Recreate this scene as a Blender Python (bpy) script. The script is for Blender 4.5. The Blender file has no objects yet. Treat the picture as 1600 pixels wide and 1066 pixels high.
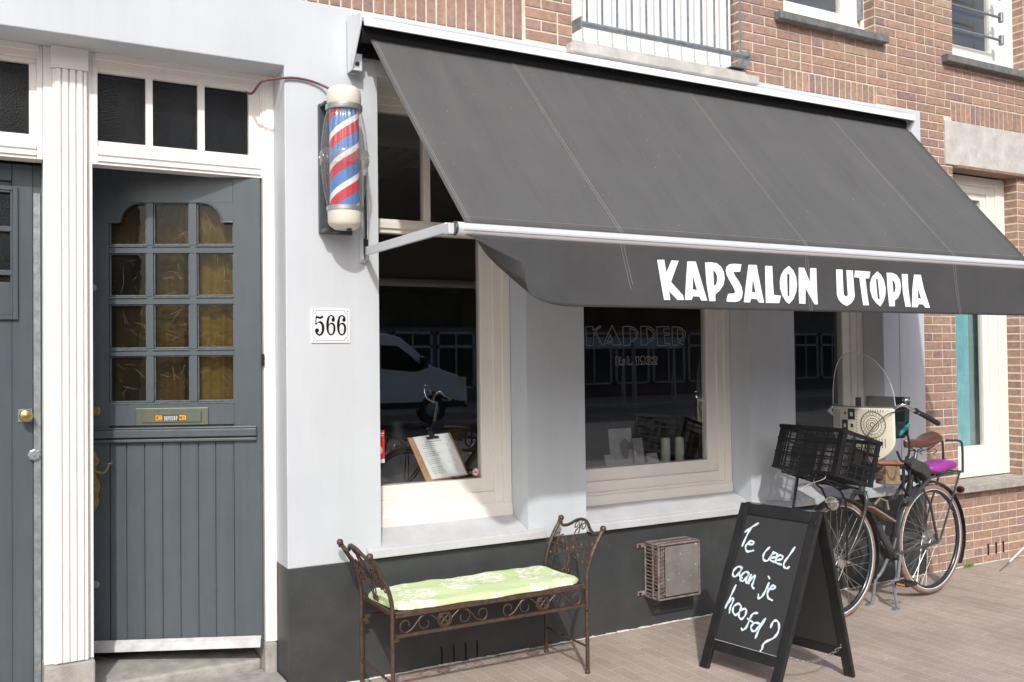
import bpy, math, random
from math import sin, cos, pi, radians, sqrt, atan2
from mathutils import Vector, Matrix
random.seed(7)
S = bpy.context.scene
COL = S.collection
T = {"VAL":[[[[2.6775,2.0422],[2.7193,2.0449],[2.7263,1.9858],[2.762,2.0438],[2.8046,2.0435],[2.7507,1.9429],[2.8149,1.8814],[2.8164,1.8604],[2.7795,1.8597],[2.7341,1.8993],[2.7365,1.8588],[2.6977,1.858]]],[[[2.8559,2.0432],[2.9066,2.0442],[2.9595,1.8603],[2.9213,1.8596],[2.9099,1.8785],[2.8721,1.8787],[2.8615,1.8614],[2.8228,1.8606]],[[2.8837,1.9737],[2.8747,1.9115],[2.9,1.9086]]],[[[2.9631,2.042],[2.999,2.0445],[3.0358,2.0418],[3.0624,2.0259],[3.0775,2.0007],[3.0795,1.9673],[3.0673,1.9361],[3.0432,1.9097],[3.0146,1.8911],[3.0119,1.8593],[2.972,1.8585],[2.9638,1.9433]],[[3.0116,2.0071],[3.0114,1.9294],[3.025,1.94],[3.032,1.9581],[3.0338,1.9787],[3.0268,1.9964]]],[[[3.191,2.0423],[3.1791,2.0059],[3.1348,2.0023],[3.1454,1.9824],[3.1636,1.9596],[3.1789,1.9314],[3.1818,1.9055],[3.1736,1.8792],[3.1567,1.8633],[3.1304,1.8571],[3.0799,1.8581],[3.078,1.8643],[3.0916,1.8955],[3.1279,1.8984],[3.1356,1.9069],[3.1265,1.93],[3.1086,1.9579],[3.0935,1.9858],[3.0892,2.0089],[3.0957,2.0272],[3.1137,2.0393],[3.1481,2.0432]]],[[[3.2371,2.0421],[3.2916,2.0426],[3.3167,1.857],[3.2825,1.8574],[3.2715,1.8735],[3.2321,1.8753],[3.2219,1.8562],[3.1822,1.857]],[[3.2589,1.9757],[3.2427,1.9085],[3.2666,1.907]]],[[[3.3466,2.0411],[3.3943,2.0413],[3.3852,1.8972],[3.4318,1.8945],[3.4149,1.8568],[3.3281,1.8562],[3.3372,1.9437]]],[[[3.5099,2.0469],[3.5393,2.0253],[3.5558,1.9933],[3.5587,1.9554],[3.548,1.9172],[3.5232,1.8815],[3.4854,1.8543],[3.4634,1.8641],[3.4414,1.8958],[3.4326,1.9304],[3.4349,1.9652],[3.4474,1.9978],[3.4723,2.0255]],[[3.4918,2.002],[3.5001,2.0077],[3.5096,2.0026],[3.4937,1.8954],[3.4862,1.892],[3.4804,1.8962]]],[[[3.5781,2.0414],[3.6167,2.0417],[3.6509,1.9691],[3.6588,2.0417],[3.7028,2.0422],[3.6881,1.8559],[3.6665,1.8555],[3.6165,1.938],[3.6054,1.8576],[3.5601,1.8579]]],[[[3.8469,2.0416],[3.8944,2.0426],[3.8858,1.91],[3.8997,1.8996],[3.9142,1.9086],[3.9216,2.0396],[3.9709,2.0406],[3.9628,1.9058],[3.9525,1.8857],[3.929,1.8654],[3.8985,1.8514],[3.8693,1.8623],[3.8473,1.8815],[3.8367,1.9068]]],[[[3.9854,2.0407],[4.1058,2.039],[4.0924,2.0015],[4.0618,2.0013],[4.0649,1.8575],[4.017,1.857],[4.0139,2.0021],[3.9758,2.0049]]],[[[4.1618,2.0427],[4.1884,2.0249],[4.2075,1.997],[4.2148,1.9564],[4.2083,1.9195],[4.1874,1.8824],[4.1566,1.853],[4.1273,1.8711],[4.1014,1.8989],[4.0894,1.9369],[4.0947,1.9773],[4.1163,2.0123]],[[4.1457,1.9991],[4.153,2.0034],[4.16,1.9987],[4.1596,1.8961],[4.1517,1.8906],[4.144,1.8958]]],[[[4.234,2.0379],[4.2798,2.0387],[4.3164,2.0292],[4.3391,2.0032],[4.3443,1.9682],[4.3321,1.9307],[4.3097,1.9034],[4.2786,1.8884],[4.2715,1.8563],[4.2259,1.8555],[4.2285,1.9486]],[[4.2756,1.9983],[4.2741,1.926],[4.2879,1.9379],[4.2959,1.9586],[4.2953,1.9792],[4.2877,1.9921]]],[[[4.3581,2.0356],[4.4081,2.0365],[4.4046,1.9616],[4.4097,1.8557],[4.3653,1.855],[4.3551,1.9313]]],[[[4.4592,2.0353],[4.5146,2.036],[4.5283,1.9565],[4.5587,1.8528],[4.5188,1.853],[4.5052,1.8699],[4.4714,1.8714],[4.4601,1.8537],[4.4172,1.8546],[4.438,1.9625]],[[4.481,1.9595],[4.4724,1.9049],[4.4959,1.9029]]]],"NUM":[[[[1.4065,1.8201],[1.4111,1.8182],[1.42,1.8154],[1.431,1.8155],[1.439,1.8199],[1.4426,1.8195],[1.4424,1.8137],[1.4389,1.8068],[1.4319,1.8042],[1.4219,1.8045],[1.4112,1.8065],[1.4094,1.7823],[1.4198,1.7901],[1.4298,1.7922],[1.4388,1.7874],[1.4457,1.7768],[1.4486,1.7632],[1.4479,1.7495],[1.4438,1.7359],[1.4363,1.7261],[1.4252,1.7213],[1.4143,1.7242],[1.4054,1.7329],[1.4015,1.7445],[1.4036,1.7528],[1.4106,1.7571],[1.4175,1.7552],[1.4215,1.7494],[1.4204,1.7436],[1.4144,1.7358],[1.4183,1.731],[1.4253,1.729],[1.4318,1.7358],[1.4351,1.7495],[1.4346,1.765],[1.4307,1.7776],[1.4237,1.7838],[1.4168,1.7833],[1.4087,1.7749],[1.4038,1.776],[1.4043,1.7958]]],[[[1.4823,1.8239],[1.4924,1.8211],[1.4994,1.8144],[1.5024,1.8036],[1.5007,1.7948],[1.4931,1.7898],[1.4865,1.7937],[1.4845,1.8015],[1.4903,1.8113],[1.4873,1.8162],[1.4812,1.8175],[1.4761,1.8121],[1.4724,1.7984],[1.4712,1.777],[1.4769,1.7838],[1.487,1.7859],[1.4971,1.7811],[1.5031,1.7713],[1.505,1.7576],[1.5029,1.742],[1.4957,1.7292],[1.4825,1.7229],[1.4714,1.7272],[1.4625,1.7399],[1.458,1.7574],[1.4577,1.7788],[1.4609,1.8003],[1.4681,1.8159]],[[1.4819,1.7786],[1.4738,1.774],[1.4707,1.7652],[1.4706,1.7496],[1.4735,1.736],[1.4815,1.7298],[1.4896,1.7341],[1.4928,1.7458],[1.4939,1.7595],[1.491,1.7722]]],[[[1.5378,1.8242],[1.548,1.8214],[1.5551,1.8146],[1.5581,1.8038],[1.5564,1.7949],[1.5488,1.7899],[1.542,1.7938],[1.5401,1.8017],[1.5459,1.8116],[1.5428,1.8164],[1.5367,1.8177],[1.5316,1.8124],[1.5278,1.7986],[1.5266,1.777],[1.5323,1.7839],[1.5426,1.786],[1.5528,1.7811],[1.5589,1.7713],[1.5608,1.7576],[1.5586,1.7418],[1.5513,1.729],[1.538,1.7227],[1.5268,1.7269],[1.5177,1.7397],[1.5132,1.7573],[1.5129,1.7788],[1.5162,1.8004],[1.5234,1.8162]],[[1.5374,1.7786],[1.5292,1.7741],[1.5261,1.7652],[1.5259,1.7495],[1.5289,1.7358],[1.537,1.7295],[1.5452,1.7339],[1.5484,1.7457],[1.5495,1.7595],[1.5466,1.7722]]]],"BORD":[[[1.4093,1.8447],[1.5507,1.8461],[1.5547,1.8377],[1.5608,1.8318],[1.569,1.829],[1.568,1.7146],[1.5598,1.7111],[1.5546,1.7058],[1.5504,1.6969],[1.4091,1.6966],[1.4052,1.7048],[1.3993,1.7115],[1.391,1.7144],[1.3919,1.8266],[1.4012,1.8306],[1.4062,1.8365]]],"KAP":[[[3.1442,1.7849],[3.1948,1.7861],[3.1975,1.7614],[3.249,1.7908],[3.2569,1.7857],[3.2154,1.7615],[3.2614,1.6768],[3.255,1.6724],[3.2037,1.7541],[3.1982,1.6704],[3.1502,1.6684],[3.1442,1.7849]],[[3.338,1.795],[3.404,1.6742],[3.3403,1.6722],[3.3351,1.6875],[3.2871,1.6854],[3.2762,1.6715],[3.2699,1.6732],[3.338,1.795]],[[3.3226,1.7357],[3.3407,1.6963],[3.3006,1.6976],[3.3226,1.7357]],[[3.4178,1.7876],[3.4725,1.788],[3.5054,1.7806],[3.5299,1.7585],[3.5322,1.7295],[3.5179,1.705],[3.4735,1.6895],[3.4705,1.6717],[3.4213,1.6719],[3.4178,1.7876]],[[3.4712,1.776],[3.5052,1.7673],[3.5213,1.7429],[3.5126,1.7161],[3.4737,1.7006],[3.4712,1.776]],[[3.5555,1.7899],[3.6002,1.7902],[3.6394,1.7815],[3.6645,1.7591],[3.6657,1.7297],[3.6493,1.7027],[3.6068,1.6893],[3.6037,1.6722],[3.5562,1.6724],[3.5555,1.7899]],[[3.6011,1.7767],[3.6364,1.7679],[3.6529,1.7432],[3.6439,1.7162],[3.6042,1.7027],[3.6011,1.7767]],[[3.6821,1.7876],[3.7767,1.7882],[3.7793,1.7746],[3.7361,1.773],[3.7368,1.7489],[3.7788,1.7482],[3.7786,1.7345],[3.7382,1.7321],[3.7413,1.6836],[3.7834,1.6835],[3.7803,1.6708],[3.6827,1.6688],[3.6821,1.7876]],[[3.8027,1.787],[3.8464,1.7873],[3.8873,1.7784],[3.9104,1.7532],[3.9099,1.7256],[3.8917,1.7026],[3.8563,1.6911],[3.9029,1.6704],[3.8533,1.6866],[3.85,1.6705],[3.8034,1.6707],[3.8027,1.787]],[[3.8462,1.7759],[3.8783,1.7668],[3.8955,1.7439],[3.8861,1.7163],[3.8477,1.7035],[3.8462,1.7759]],[[3.3606,1.5996],[3.4011,1.5992],[3.4009,1.5882],[3.3808,1.5875],[3.3807,1.5796],[3.3953,1.5786],[3.3952,1.5707],[3.3806,1.57],[3.3804,1.5598],[3.4031,1.5596],[3.4019,1.5499],[3.3624,1.5504],[3.3606,1.5996]],[[3.4307,1.5835],[3.4144,1.5845],[3.4099,1.5749],[3.4222,1.5659],[3.4194,1.5571],[3.4074,1.5573],[3.4084,1.5507],[3.4258,1.5504],[3.433,1.5592],[3.4294,1.568],[3.4197,1.5748],[3.4306,1.5769],[3.4307,1.5835]],[[3.4474,1.601],[3.4583,1.6018],[3.4591,1.5854],[3.4679,1.584],[3.4667,1.5778],[3.459,1.5765],[3.4603,1.5588],[3.4696,1.5565],[3.4673,1.5499],[3.4531,1.5501],[3.4477,1.5568],[3.4474,1.601]],[[3.4824,1.5652],[3.4906,1.5606],[3.4893,1.5527],[3.4805,1.5497],[3.4751,1.5564],[3.4824,1.5652]],[[3.5088,1.596],[3.5366,1.6024],[3.5374,1.5503],[3.5169,1.5505],[3.5175,1.587],[3.5087,1.5862],[3.5088,1.596]],[[3.5661,1.6035],[3.5493,1.5956],[3.5473,1.5778],[3.5599,1.5678],[3.5711,1.5686],[3.5653,1.5552],[3.5542,1.5598],[3.5513,1.5532],[3.5651,1.5485],[3.5837,1.555],[3.5881,1.5818],[3.5811,1.5998],[3.5661,1.6035]],[[3.5957,1.5996],[3.6193,1.603],[3.6333,1.5948],[3.6331,1.5836],[3.6234,1.5769],[3.6328,1.5678],[3.6325,1.5544],[3.6127,1.5479],[3.5932,1.5549],[3.595,1.5616],[3.6129,1.5569],[3.6187,1.568],[3.6048,1.5749],[3.6049,1.5794],[3.6179,1.586],[3.6135,1.5941],[3.5966,1.5907],[3.5957,1.5996]],[[3.6417,1.5947],[3.6617,1.6026],[3.6786,1.5966],[3.68,1.5808],[3.6609,1.5585],[3.6807,1.5582],[3.6817,1.5501],[3.6409,1.5498],[3.6422,1.5565],[3.6641,1.581],[3.6615,1.5923],[3.6444,1.5848],[3.6417,1.5947]]],"HW":[[[0.1166,0.7167],[0.1481,0.7448],[0.186,0.7721]],[[0.1499,0.7451],[0.1331,0.7071],[0.1148,0.6427]],[[0.1441,0.6597],[0.177,0.6598],[0.1774,0.674],[0.1595,0.6745],[0.1419,0.657],[0.1372,0.6366],[0.1534,0.6195],[0.1884,0.6303]],[[0.2799,0.6598],[0.2607,0.6361],[0.2525,0.6117],[0.2613,0.5923],[0.2837,0.5936],[0.2997,0.623],[0.3075,0.641]],[[0.3027,0.6097],[0.3273,0.6197],[0.3304,0.6339],[0.3146,0.6368],[0.2979,0.6189],[0.2988,0.5984],[0.3243,0.5926]],[[0.3419,0.6053],[0.3638,0.6142],[0.3634,0.6285],[0.3471,0.6304],[0.3314,0.6128],[0.3333,0.5918],[0.3654,0.5865]],[[0.4236,0.6815],[0.4022,0.6391],[0.3813,0.6019],[0.3826,0.5796],[0.4014,0.573],[0.4116,0.5822]],[[0.1409,0.5315],[0.1163,0.5352],[0.0932,0.5118],[0.0921,0.4881],[0.1099,0.4818],[0.1353,0.515],[0.1396,0.529],[0.1324,0.4951],[0.1522,0.483]],[[0.1875,0.5123],[0.1679,0.5167],[0.1469,0.4976],[0.1431,0.4737],[0.1606,0.4675],[0.182,0.496],[0.1879,0.5109],[0.179,0.4685],[0.1991,0.4621]],[[0.2026,0.5073],[0.1905,0.4591],[0.2104,0.4933],[0.2256,0.5074],[0.2235,0.4764],[0.2197,0.4529],[0.234,0.4425]],[[0.3148,0.4852],[0.3048,0.4496],[0.2915,0.417],[0.2728,0.4],[0.2668,0.4184]],[[0.3053,0.516],[0.3134,0.5076]],[[0.3181,0.458],[0.3442,0.4606],[0.3545,0.4737],[0.3406,0.4771],[0.3241,0.4591],[0.3174,0.4332],[0.3281,0.4128],[0.3517,0.4062]],[[0.1229,0.4391],[0.1052,0.3817],[0.0857,0.3162]],[[0.094,0.3371],[0.1143,0.3719],[0.1242,0.3622],[0.1148,0.322],[0.1159,0.2978]],[[0.1592,0.3537],[0.1357,0.3338],[0.1355,0.3071],[0.1547,0.2935],[0.1749,0.315],[0.1778,0.3422],[0.1592,0.3537]],[[0.2007,0.3354],[0.177,0.3177],[0.1764,0.2926],[0.1949,0.2813],[0.2127,0.3038],[0.213,0.3303],[0.2007,0.3354]],[[0.2816,0.3291],[0.2587,0.3222],[0.2458,0.2994],[0.2339,0.2521],[0.2159,0.231],[0.2055,0.2363]],[[0.2295,0.2908],[0.2637,0.2807]],[[0.3039,0.2818],[0.2774,0.2799],[0.2599,0.2576],[0.2683,0.2409],[0.2863,0.2411],[0.3028,0.2668],[0.3327,0.3122]],[[0.3327,0.3122],[0.3094,0.2571],[0.296,0.2101]],[[0.371,0.2777],[0.3782,0.3048],[0.3958,0.3158],[0.4136,0.3013],[0.4169,0.2658],[0.3982,0.2328],[0.3606,0.2062],[0.3469,0.1886],[0.3449,0.1664]],[[0.3381,0.1576],[0.3407,0.1458]]]}
# ------------------------------------------------------------------ camera, light
cam_d = bpy.data.cameras.new('camera'); cam = bpy.data.objects.new('camera', cam_d); COL.objects.link(cam)
S.camera = cam
YAW, PIT, ROL, F = .513, .0184, -.0115, 1460.
cam.location = (0, -4.4578, 1.6)
def cam_dir(x, y, z):
    c, s = cos(ROL), sin(ROL); x, y = c*x - s*y, s*x + c*y
    c, s = cos(PIT), sin(PIT); y, z = c*y + s*z, -s*y + c*z
    c, s = cos(YAW), sin(YAW); return Vector((c*x + s*z, -s*x + c*z, y))
r_, u_, f_ = cam_dir(1, 0, 0), cam_dir(0, 1, 0), cam_dir(0, 0, 1)
m = Matrix((r_, u_, -f_)).transposed()
cam.rotation_euler = m.to_euler()
cam_d.sensor_width = 36; cam_d.lens = 36*F/1600; cam_d.clip_end = 500; cam_d.clip_start = .05
S.view_settings.view_transform = 'Standard'; S.view_settings.look = 'None'
S.view_settings.exposure = 0.12; S.view_settings.gamma = 1; S.view_settings.use_curve_mapping = False
sd = Vector((.45, 1.0, -.92)).normalized()
sun_d = bpy.data.lights.new('sun', 'SUN'); sun_d.energy = 2.5; sun_d.angle = radians(1.5); sun_d.color = (1, .975, .94)
sun = bpy.data.objects.new('sun', sun_d); COL.objects.link(sun)
sun.rotation_euler = sd.to_track_quat('-Z', 'Y').to_euler()
W = bpy.data.worlds.new('World'); S.world = W; W.use_nodes = True
nt = W.node_tree; sky = nt.nodes.new('ShaderNodeTexSky'); sky.sky_type = 'NISHITA'; sky.sun_disc = False
sky.sun_elevation = math.asin(-sd.z)
sky.sun_rotation = atan2(-sd.x, -sd.y)      # towards the sun, clockwise from +Y
sky.air_density = 1.0; sky.dust_density = 4.0; sky.ozone_density = 1.0
bg = nt.nodes['Background']; bg.inputs[1].default_value = .15
wbal = nt.nodes.new('ShaderNodeVectorMath'); wbal.operation = 'MULTIPLY'; wbal.inputs[1].default_value = (.97, 1.0, 1.045)
nt.links.new(sky.outputs[0], wbal.inputs[0]); nt.links.new(wbal.outputs[0], bg.inputs[0])
# ------------------------------------------------------------------ materials
MATS = {}
def mat(name, col=(.5, .5, .5), rough=.5, metal=0, var=0, vscale=6, col2=None, bump=0, bscale=60, spec=None, coat=0,
        streak=False, rvar=0, sheen=0):
    if name in MATS: return MATS[name]
    M = bpy.data.materials.new(name); M.use_nodes = True; MATS[name] = M
    n = M.node_tree.nodes; l = M.node_tree.links; b = n['Principled BSDF']
    b.inputs['Base Color'].default_value = (*col, 1); b.inputs['Roughness'].default_value = rough
    b.inputs['Metallic'].default_value = metal
    if spec is not None: b.inputs['Specular IOR Level'].default_value = spec
    if coat: b.inputs['Coat Weight'].default_value = coat; b.inputs['Coat Roughness'].default_value = .12
    if sheen: b.inputs['Sheen Weight'].default_value = sheen
    tc = n.new('ShaderNodeTexCoord')
    if var or col2:
        no = n.new('ShaderNodeTexNoise'); no.inputs['Scale'].default_value = vscale; no.inputs['Detail'].default_value = 7
        no.inputs['Roughness'].default_value = .62
        src = tc.outputs['Object']
        if streak:
            mp = n.new('ShaderNodeMapping'); mp.inputs['Scale'].default_value = (1, 1, .15); l.new(src, mp.inputs[0]); src = mp.outputs[0]
        l.new(src, no.inputs['Vector'])
        r = n.new('ShaderNodeValToRGB')
        c2 = col2 or tuple(max(0, c*(1-var)) for c in col); c1 = col if col2 else tuple(min(1, c*(1+var)) for c in col)
        r.color_ramp.elements[0].position = .36; r.color_ramp.elements[1].position = .66
        r.color_ramp.elements[0].color = (*c2, 1); r.color_ramp.elements[1].color = (*c1, 1)
        l.new(no.outputs['Fac'], r.inputs[0]); l.new(r.outputs[0], b.inputs['Base Color'])
        if rvar:
            mr = n.new('ShaderNodeMapRange'); mr.inputs['To Min'].default_value = rough-rvar; mr.inputs['To Max'].default_value = rough+rvar
            l.new(no.outputs['Fac'], mr.inputs[0]); l.new(mr.outputs[0], b.inputs['Roughness'])
    if bump:
        nb = n.new('ShaderNodeTexNoise'); nb.inputs['Scale'].default_value = bscale; nb.inputs['Detail'].default_value = 5
        l.new(tc.outputs['Object'], nb.inputs['Vector'])
        bp = n.new('ShaderNodeBump'); bp.inputs['Strength'].default_value = bump; bp.inputs['Distance'].default_value = .004
        l.new(nb.outputs['Fac'], bp.inputs['Height']); l.new(bp.outputs[0], b.inputs['Normal'])
    return M
def speckle(M, col, scale, thr, seed=0):
    """adds small specks of another colour over the base colour (dirt, splashes, gum)"""
    n = M.node_tree.nodes; l = M.node_tree.links; b = n['Principled BSDF']
    tc = n.new('ShaderNodeTexCoord'); mp = n.new('ShaderNodeMapping'); mp.inputs['Location'].default_value = (seed, seed*1.7, seed*.3)
    l.new(tc.outputs['Object'], mp.inputs[0])
    v = n.new('ShaderNodeTexVoronoi'); v.inputs['Scale'].default_value = scale; v.inputs['Randomness'].default_value = 1
    no = n.new('ShaderNodeTexNoise'); no.inputs['Scale'].default_value = scale*.35; no.inputs['Detail'].default_value = 3
    l.new(mp.outputs[0], v.inputs['Vector']); l.new(mp.outputs[0], no.inputs['Vector'])
    sep = n.new('ShaderNodeSeparateColor'); l.new(v.outputs['Color'], sep.inputs[0])
    mu = n.new('ShaderNodeMath'); mu.operation = 'MULTIPLY'; l.new(sep.outputs[0], mu.inputs[0]); mu.inputs[1].default_value = thr
    mu2 = n.new('ShaderNodeMath'); mu2.operation = 'MULTIPLY'; l.new(mu.outputs[0], mu2.inputs[0]); l.new(no.outputs['Fac'], mu2.inputs[1])
    lt = n.new('ShaderNodeMath'); lt.operation = 'LESS_THAN'; l.new(v.outputs['Distance'], lt.inputs[0]); l.new(mu2.outputs[0], lt.inputs[1])
    mx = n.new('ShaderNodeMix'); mx.data_type = 'RGBA'
    l.new(lt.outputs[0], mx.inputs[0]); mx.inputs[7].default_value = (*col, 1)
    bc = b.inputs['Base Color']
    if bc.is_linked: l.new(bc.links[0].from_socket, mx.inputs[6])
    else: mx.inputs[6].default_value = bc.default_value
    l.new(mx.outputs[2], bc)
    return M
def streaks(M, scale=(7, 7, .5), lo=.93, hi=1.02, detail=6):
    """long soft run-off marks: multiplies the base colour by stretched noise"""
    n = M.node_tree.nodes; l = M.node_tree.links; b = n['Principled BSDF']
    tc = n.new('ShaderNodeTexCoord'); mp = n.new('ShaderNodeMapping'); mp.inputs['Scale'].default_value = scale
    l.new(tc.outputs['Object'], mp.inputs[0]); no = n.new('ShaderNodeTexNoise'); no.inputs['Scale'].default_value = 1; no.inputs['Detail'].default_value = detail
    no.inputs['Roughness'].default_value = .7; l.new(mp.outputs[0], no.inputs['Vector'])
    mr = n.new('ShaderNodeMapRange'); mr.inputs['From Min'].default_value = .3; mr.inputs['From Max'].default_value = .6; mr.inputs['To Min'].default_value = lo; mr.inputs['To Max'].default_value = hi
    l.new(no.outputs['Fac'], mr.inputs[0]); vm = n.new('ShaderNodeVectorMath'); vm.operation = 'SCALE'; l.new(mr.outputs[0], vm.inputs[3])
    bc = b.inputs['Base Color']
    if bc.is_linked: l.new(bc.links[0].from_socket, vm.inputs[0])
    else: vm.inputs[0].default_value = bc.default_value[:3]
    l.new(vm.outputs[0], bc)
    return M
def glass(name, tint=(.9, .95, .93), ior=1.52, rough=0.0, bump=0, bscale=90, body=None, bodyw=0):
    M = bpy.data.materials.new(name); M.use_nodes = True; MATS[name] = M
    n = M.node_tree.nodes; l = M.node_tree.links; n.remove(n['Principled BSDF'])
    o = n['Material Output']; tr = n.new('ShaderNodeBsdfTransparent'); tr.inputs[0].default_value = (*tint, 1)
    g = n.new('ShaderNodeBsdfGlossy'); g.inputs['Roughness'].default_value = rough
    ge = n.new('ShaderNodeNewGeometry'); dt = n.new('ShaderNodeVectorMath'); dt.operation = 'DOT_PRODUCT'; l.new(ge.outputs['Normal'], dt.inputs[0]); l.new(ge.outputs['Incoming'], dt.inputs[1])
    def mth(op, a, b=None):
        q = n.new('ShaderNodeMath'); q.operation = op
        for i_, v_ in enumerate((a, b)):
            if v_ is None: continue
            if isinstance(v_, (int, float)): q.inputs[i_].default_value = v_
            else: l.new(v_, q.inputs[i_])
        return q.outputs[0]
    r0 = ((ior-1)/(ior+1))**2; sch = mth('POWER', mth('SUBTRACT', 1.0, mth('ABSOLUTE', dt.outputs['Value'])), 5.0)
    frv = mth('ADD', mth('MULTIPLY', sch, 1-r0), r0)
    mx = n.new('ShaderNodeMixShader'); l.new(frv, mx.inputs[0])
    base = tr.outputs[0]
    if body:
        d = n.new('ShaderNodeBsdfDiffuse'); no = n.new('ShaderNodeTexNoise'); no.inputs['Scale'].default_value = 3.5; no.inputs['Detail'].default_value = 4
        tc = n.new('ShaderNodeTexCoord'); mp = n.new('ShaderNodeMapping'); mp.inputs['Scale'].default_value = (1.6, 1.6, .5)
        l.new(tc.outputs['Object'], mp.inputs[0]); l.new(mp.outputs[0], no.inputs['Vector'])
        r = n.new('ShaderNodeValToRGB'); r.color_ramp.elements[0].position = .38; r.color_ramp.elements[1].position = .68
        r.color_ramp.elements[0].color = (*body[0], 1); r.color_ramp.elements[1].color = (*body[1], 1)
        l.new(no.outputs['Fac'], r.inputs[0]); l.new(r.outputs[0], d.inputs[0])
        m2 = n.new('ShaderNodeMixShader'); m2.inputs[0].default_value = bodyw
        l.new(tr.outputs[0], m2.inputs[1]); l.new(d.outputs[0], m2.inputs[2]); base = m2.outputs[0]
    l.new(base, mx.inputs[1]); l.new(g.outputs[0], mx.inputs[2]); l.new(mx.outputs[0], o.inputs[0])
    if bump:
        tc = n.new('ShaderNodeTexCoord'); nb = n.new('ShaderNodeTexVoronoi'); nb.inputs['Scale'].default_value = bscale
        l.new(tc.outputs['Object'], nb.inputs['Vector'])
        bp = n.new('ShaderNodeBump'); bp.inputs['Strength'].default_value = bump; bp.inputs['Distance'].default_value = .003
        l.new(nb.outputs['Distance'], bp.inputs['Height']); l.new(bp.outputs[0], g.inputs['Normal']); l.new(bp.outputs[0], dt.inputs[0])
    return M
def attr_mat(name, rough=.85, bump=.5, bscale=120, dirt=.35):
    M = bpy.data.materials.new(name); M.use_nodes = True; MATS[name] = M
    n = M.node_tree.nodes; l = M.node_tree.links; b = n['Principled BSDF']; b.inputs['Roughness'].default_value = rough
    b.inputs['Specular IOR Level'].default_value = .25
    a = n.new('ShaderNodeAttribute'); a.attribute_name = 'Col'
    tc = n.new('ShaderNodeTexCoord'); no = n.new('ShaderNodeTexNoise'); no.inputs['Scale'].default_value = 28; no.inputs['Detail'].default_value = 9
    no.inputs['Roughness'].default_value = .7
    l.new(tc.outputs['Object'], no.inputs['Vector'])
    mr = n.new('ShaderNodeMapRange'); mr.inputs['From Min'].default_value = .3; mr.inputs['From Max'].default_value = .7
    mr.inputs['To Min'].default_value = 1-dirt; mr.inputs['To Max'].default_value = 1+dirt*.6; l.new(no.outputs['Fac'], mr.inputs[0])
    vm = n.new('ShaderNodeVectorMath'); vm.operation = 'SCALE'; l.new(a.outputs['Color'], vm.inputs[0]); l.new(mr.outputs[0], vm.inputs[3])
    l.new(vm.outputs[0], b.inputs['Base Color'])
    nb = n.new('ShaderNodeTexNoise'); nb.inputs['Scale'].default_value = bscale; nb.inputs['Detail'].default_value = 5
    l.new(tc.outputs['Object'], nb.inputs['Vector'])
    bp = n.new('ShaderNodeBump'); bp.inputs['Strength'].default_value = bump; bp.inputs['Distance'].default_value = .003
    l.new(nb.outputs['Fac'], bp.inputs['Height']); l.new(bp.outputs[0], b.inputs['Normal'])
    return M
plaster = mat('white_plaster', (.562, .602, .638), .62, var=.035, vscale=1.6, bump=.22, bscale=22)
streaks(plaster, (5, 5, .45), .94, 1.01); speckle(plaster, (.42, .41, .39), 9, .025, 2)
sill_m = speckle(streaks(mat('greyed_white_sill', (.53, .54, .555), .6, var=.06, vscale=5, bump=.25, bscale=30), (5, 3, 3), .9, 1.03), (.3, .29, .27), 30, .06, 6)  # base greyed to hold down the bright light on the tops; specks are dirt
cream = mat('cream_paint', (.83, .80, .74), .34, var=.03, vscale=4, bump=.06, bscale=40)
whitepaint = mat('white_paint', (.85, .83, .79), .38, var=.03, vscale=5, bump=.08, bscale=40)
plinth_m = speckle(mat('charcoal_plinth', (.046, .05, .052), .5, var=.16, vscale=5, bump=.3, bscale=26), (.2, .2, .19), 42, .16)
doorp = mat('slate_door_paint', (.078, .098, .112), .33, var=.05, vscale=7, bump=.05, bscale=60)
streaks(doorp, (16, 16, .8), .9, 1.06); speckle(doorp, (.2, .21, .21), 22, .03, 4)
stone = mat('grey_stone', (.4, .38, .35), .8, col2=(.27, .26, .24), vscale=14, bump=.8, bscale=70)
concrete = mat('pale_concrete', (.6, .585, .55), .8, col2=(.45, .43, .4), vscale=9, bump=.4, bscale=60)
bluestone = mat('weathered_bluestone', (.21, .21, .2), .8, col2=(.12, .122, .125), vscale=18, bump=.6, bscale=80)
brick_m = attr_mat('brown_brick'); mortar = mat('pale_mortar', (.66, .6, .5), .9, var=.12, vscale=30, bump=.5, bscale=120)
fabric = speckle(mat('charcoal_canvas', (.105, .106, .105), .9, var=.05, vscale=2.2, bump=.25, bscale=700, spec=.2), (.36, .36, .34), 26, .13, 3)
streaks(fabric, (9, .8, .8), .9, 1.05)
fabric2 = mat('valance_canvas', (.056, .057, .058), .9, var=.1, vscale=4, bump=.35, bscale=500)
alu = mat('white_aluminium', (.74, .77, .8), .3, metal=.25, var=.02)
alu2 = mat('brushed_aluminium', (.8, .81, .83), .28, metal=.35)
black = mat('black_plastic', (.013, .013, .014), .42, var=.25, vscale=20)
blackm = mat('black_steel', (.02, .021, .023), .3, var=.3, vscale=12, coat=.25)
rust = mat('brown_patinated_iron', (.125, .078, .056), .45, col2=(.07, .045, .034), metal=.35, vscale=40, bump=.3, bscale=150)
galv = mat('galvanised_steel', (.36, .4, .42), .45, metal=.6, col2=(.24, .27, .29), vscale=30)
chrome = mat('chrome', (.75, .75, .74), .14, metal=1)
brass = mat('aged_brass', (.5, .37, .15), .3, metal=.85, col2=(.33, .24, .1), vscale=30)
win = glass('window_glass', (.94, .96, .95), 2.6)
hammered = glass('hammered_glass', (.04, .045, .05), 1.42, .1, bump=.45, bscale=170, body=((.006, .007, .008), (.02, .022, .022)), bodyw=.8)
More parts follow.
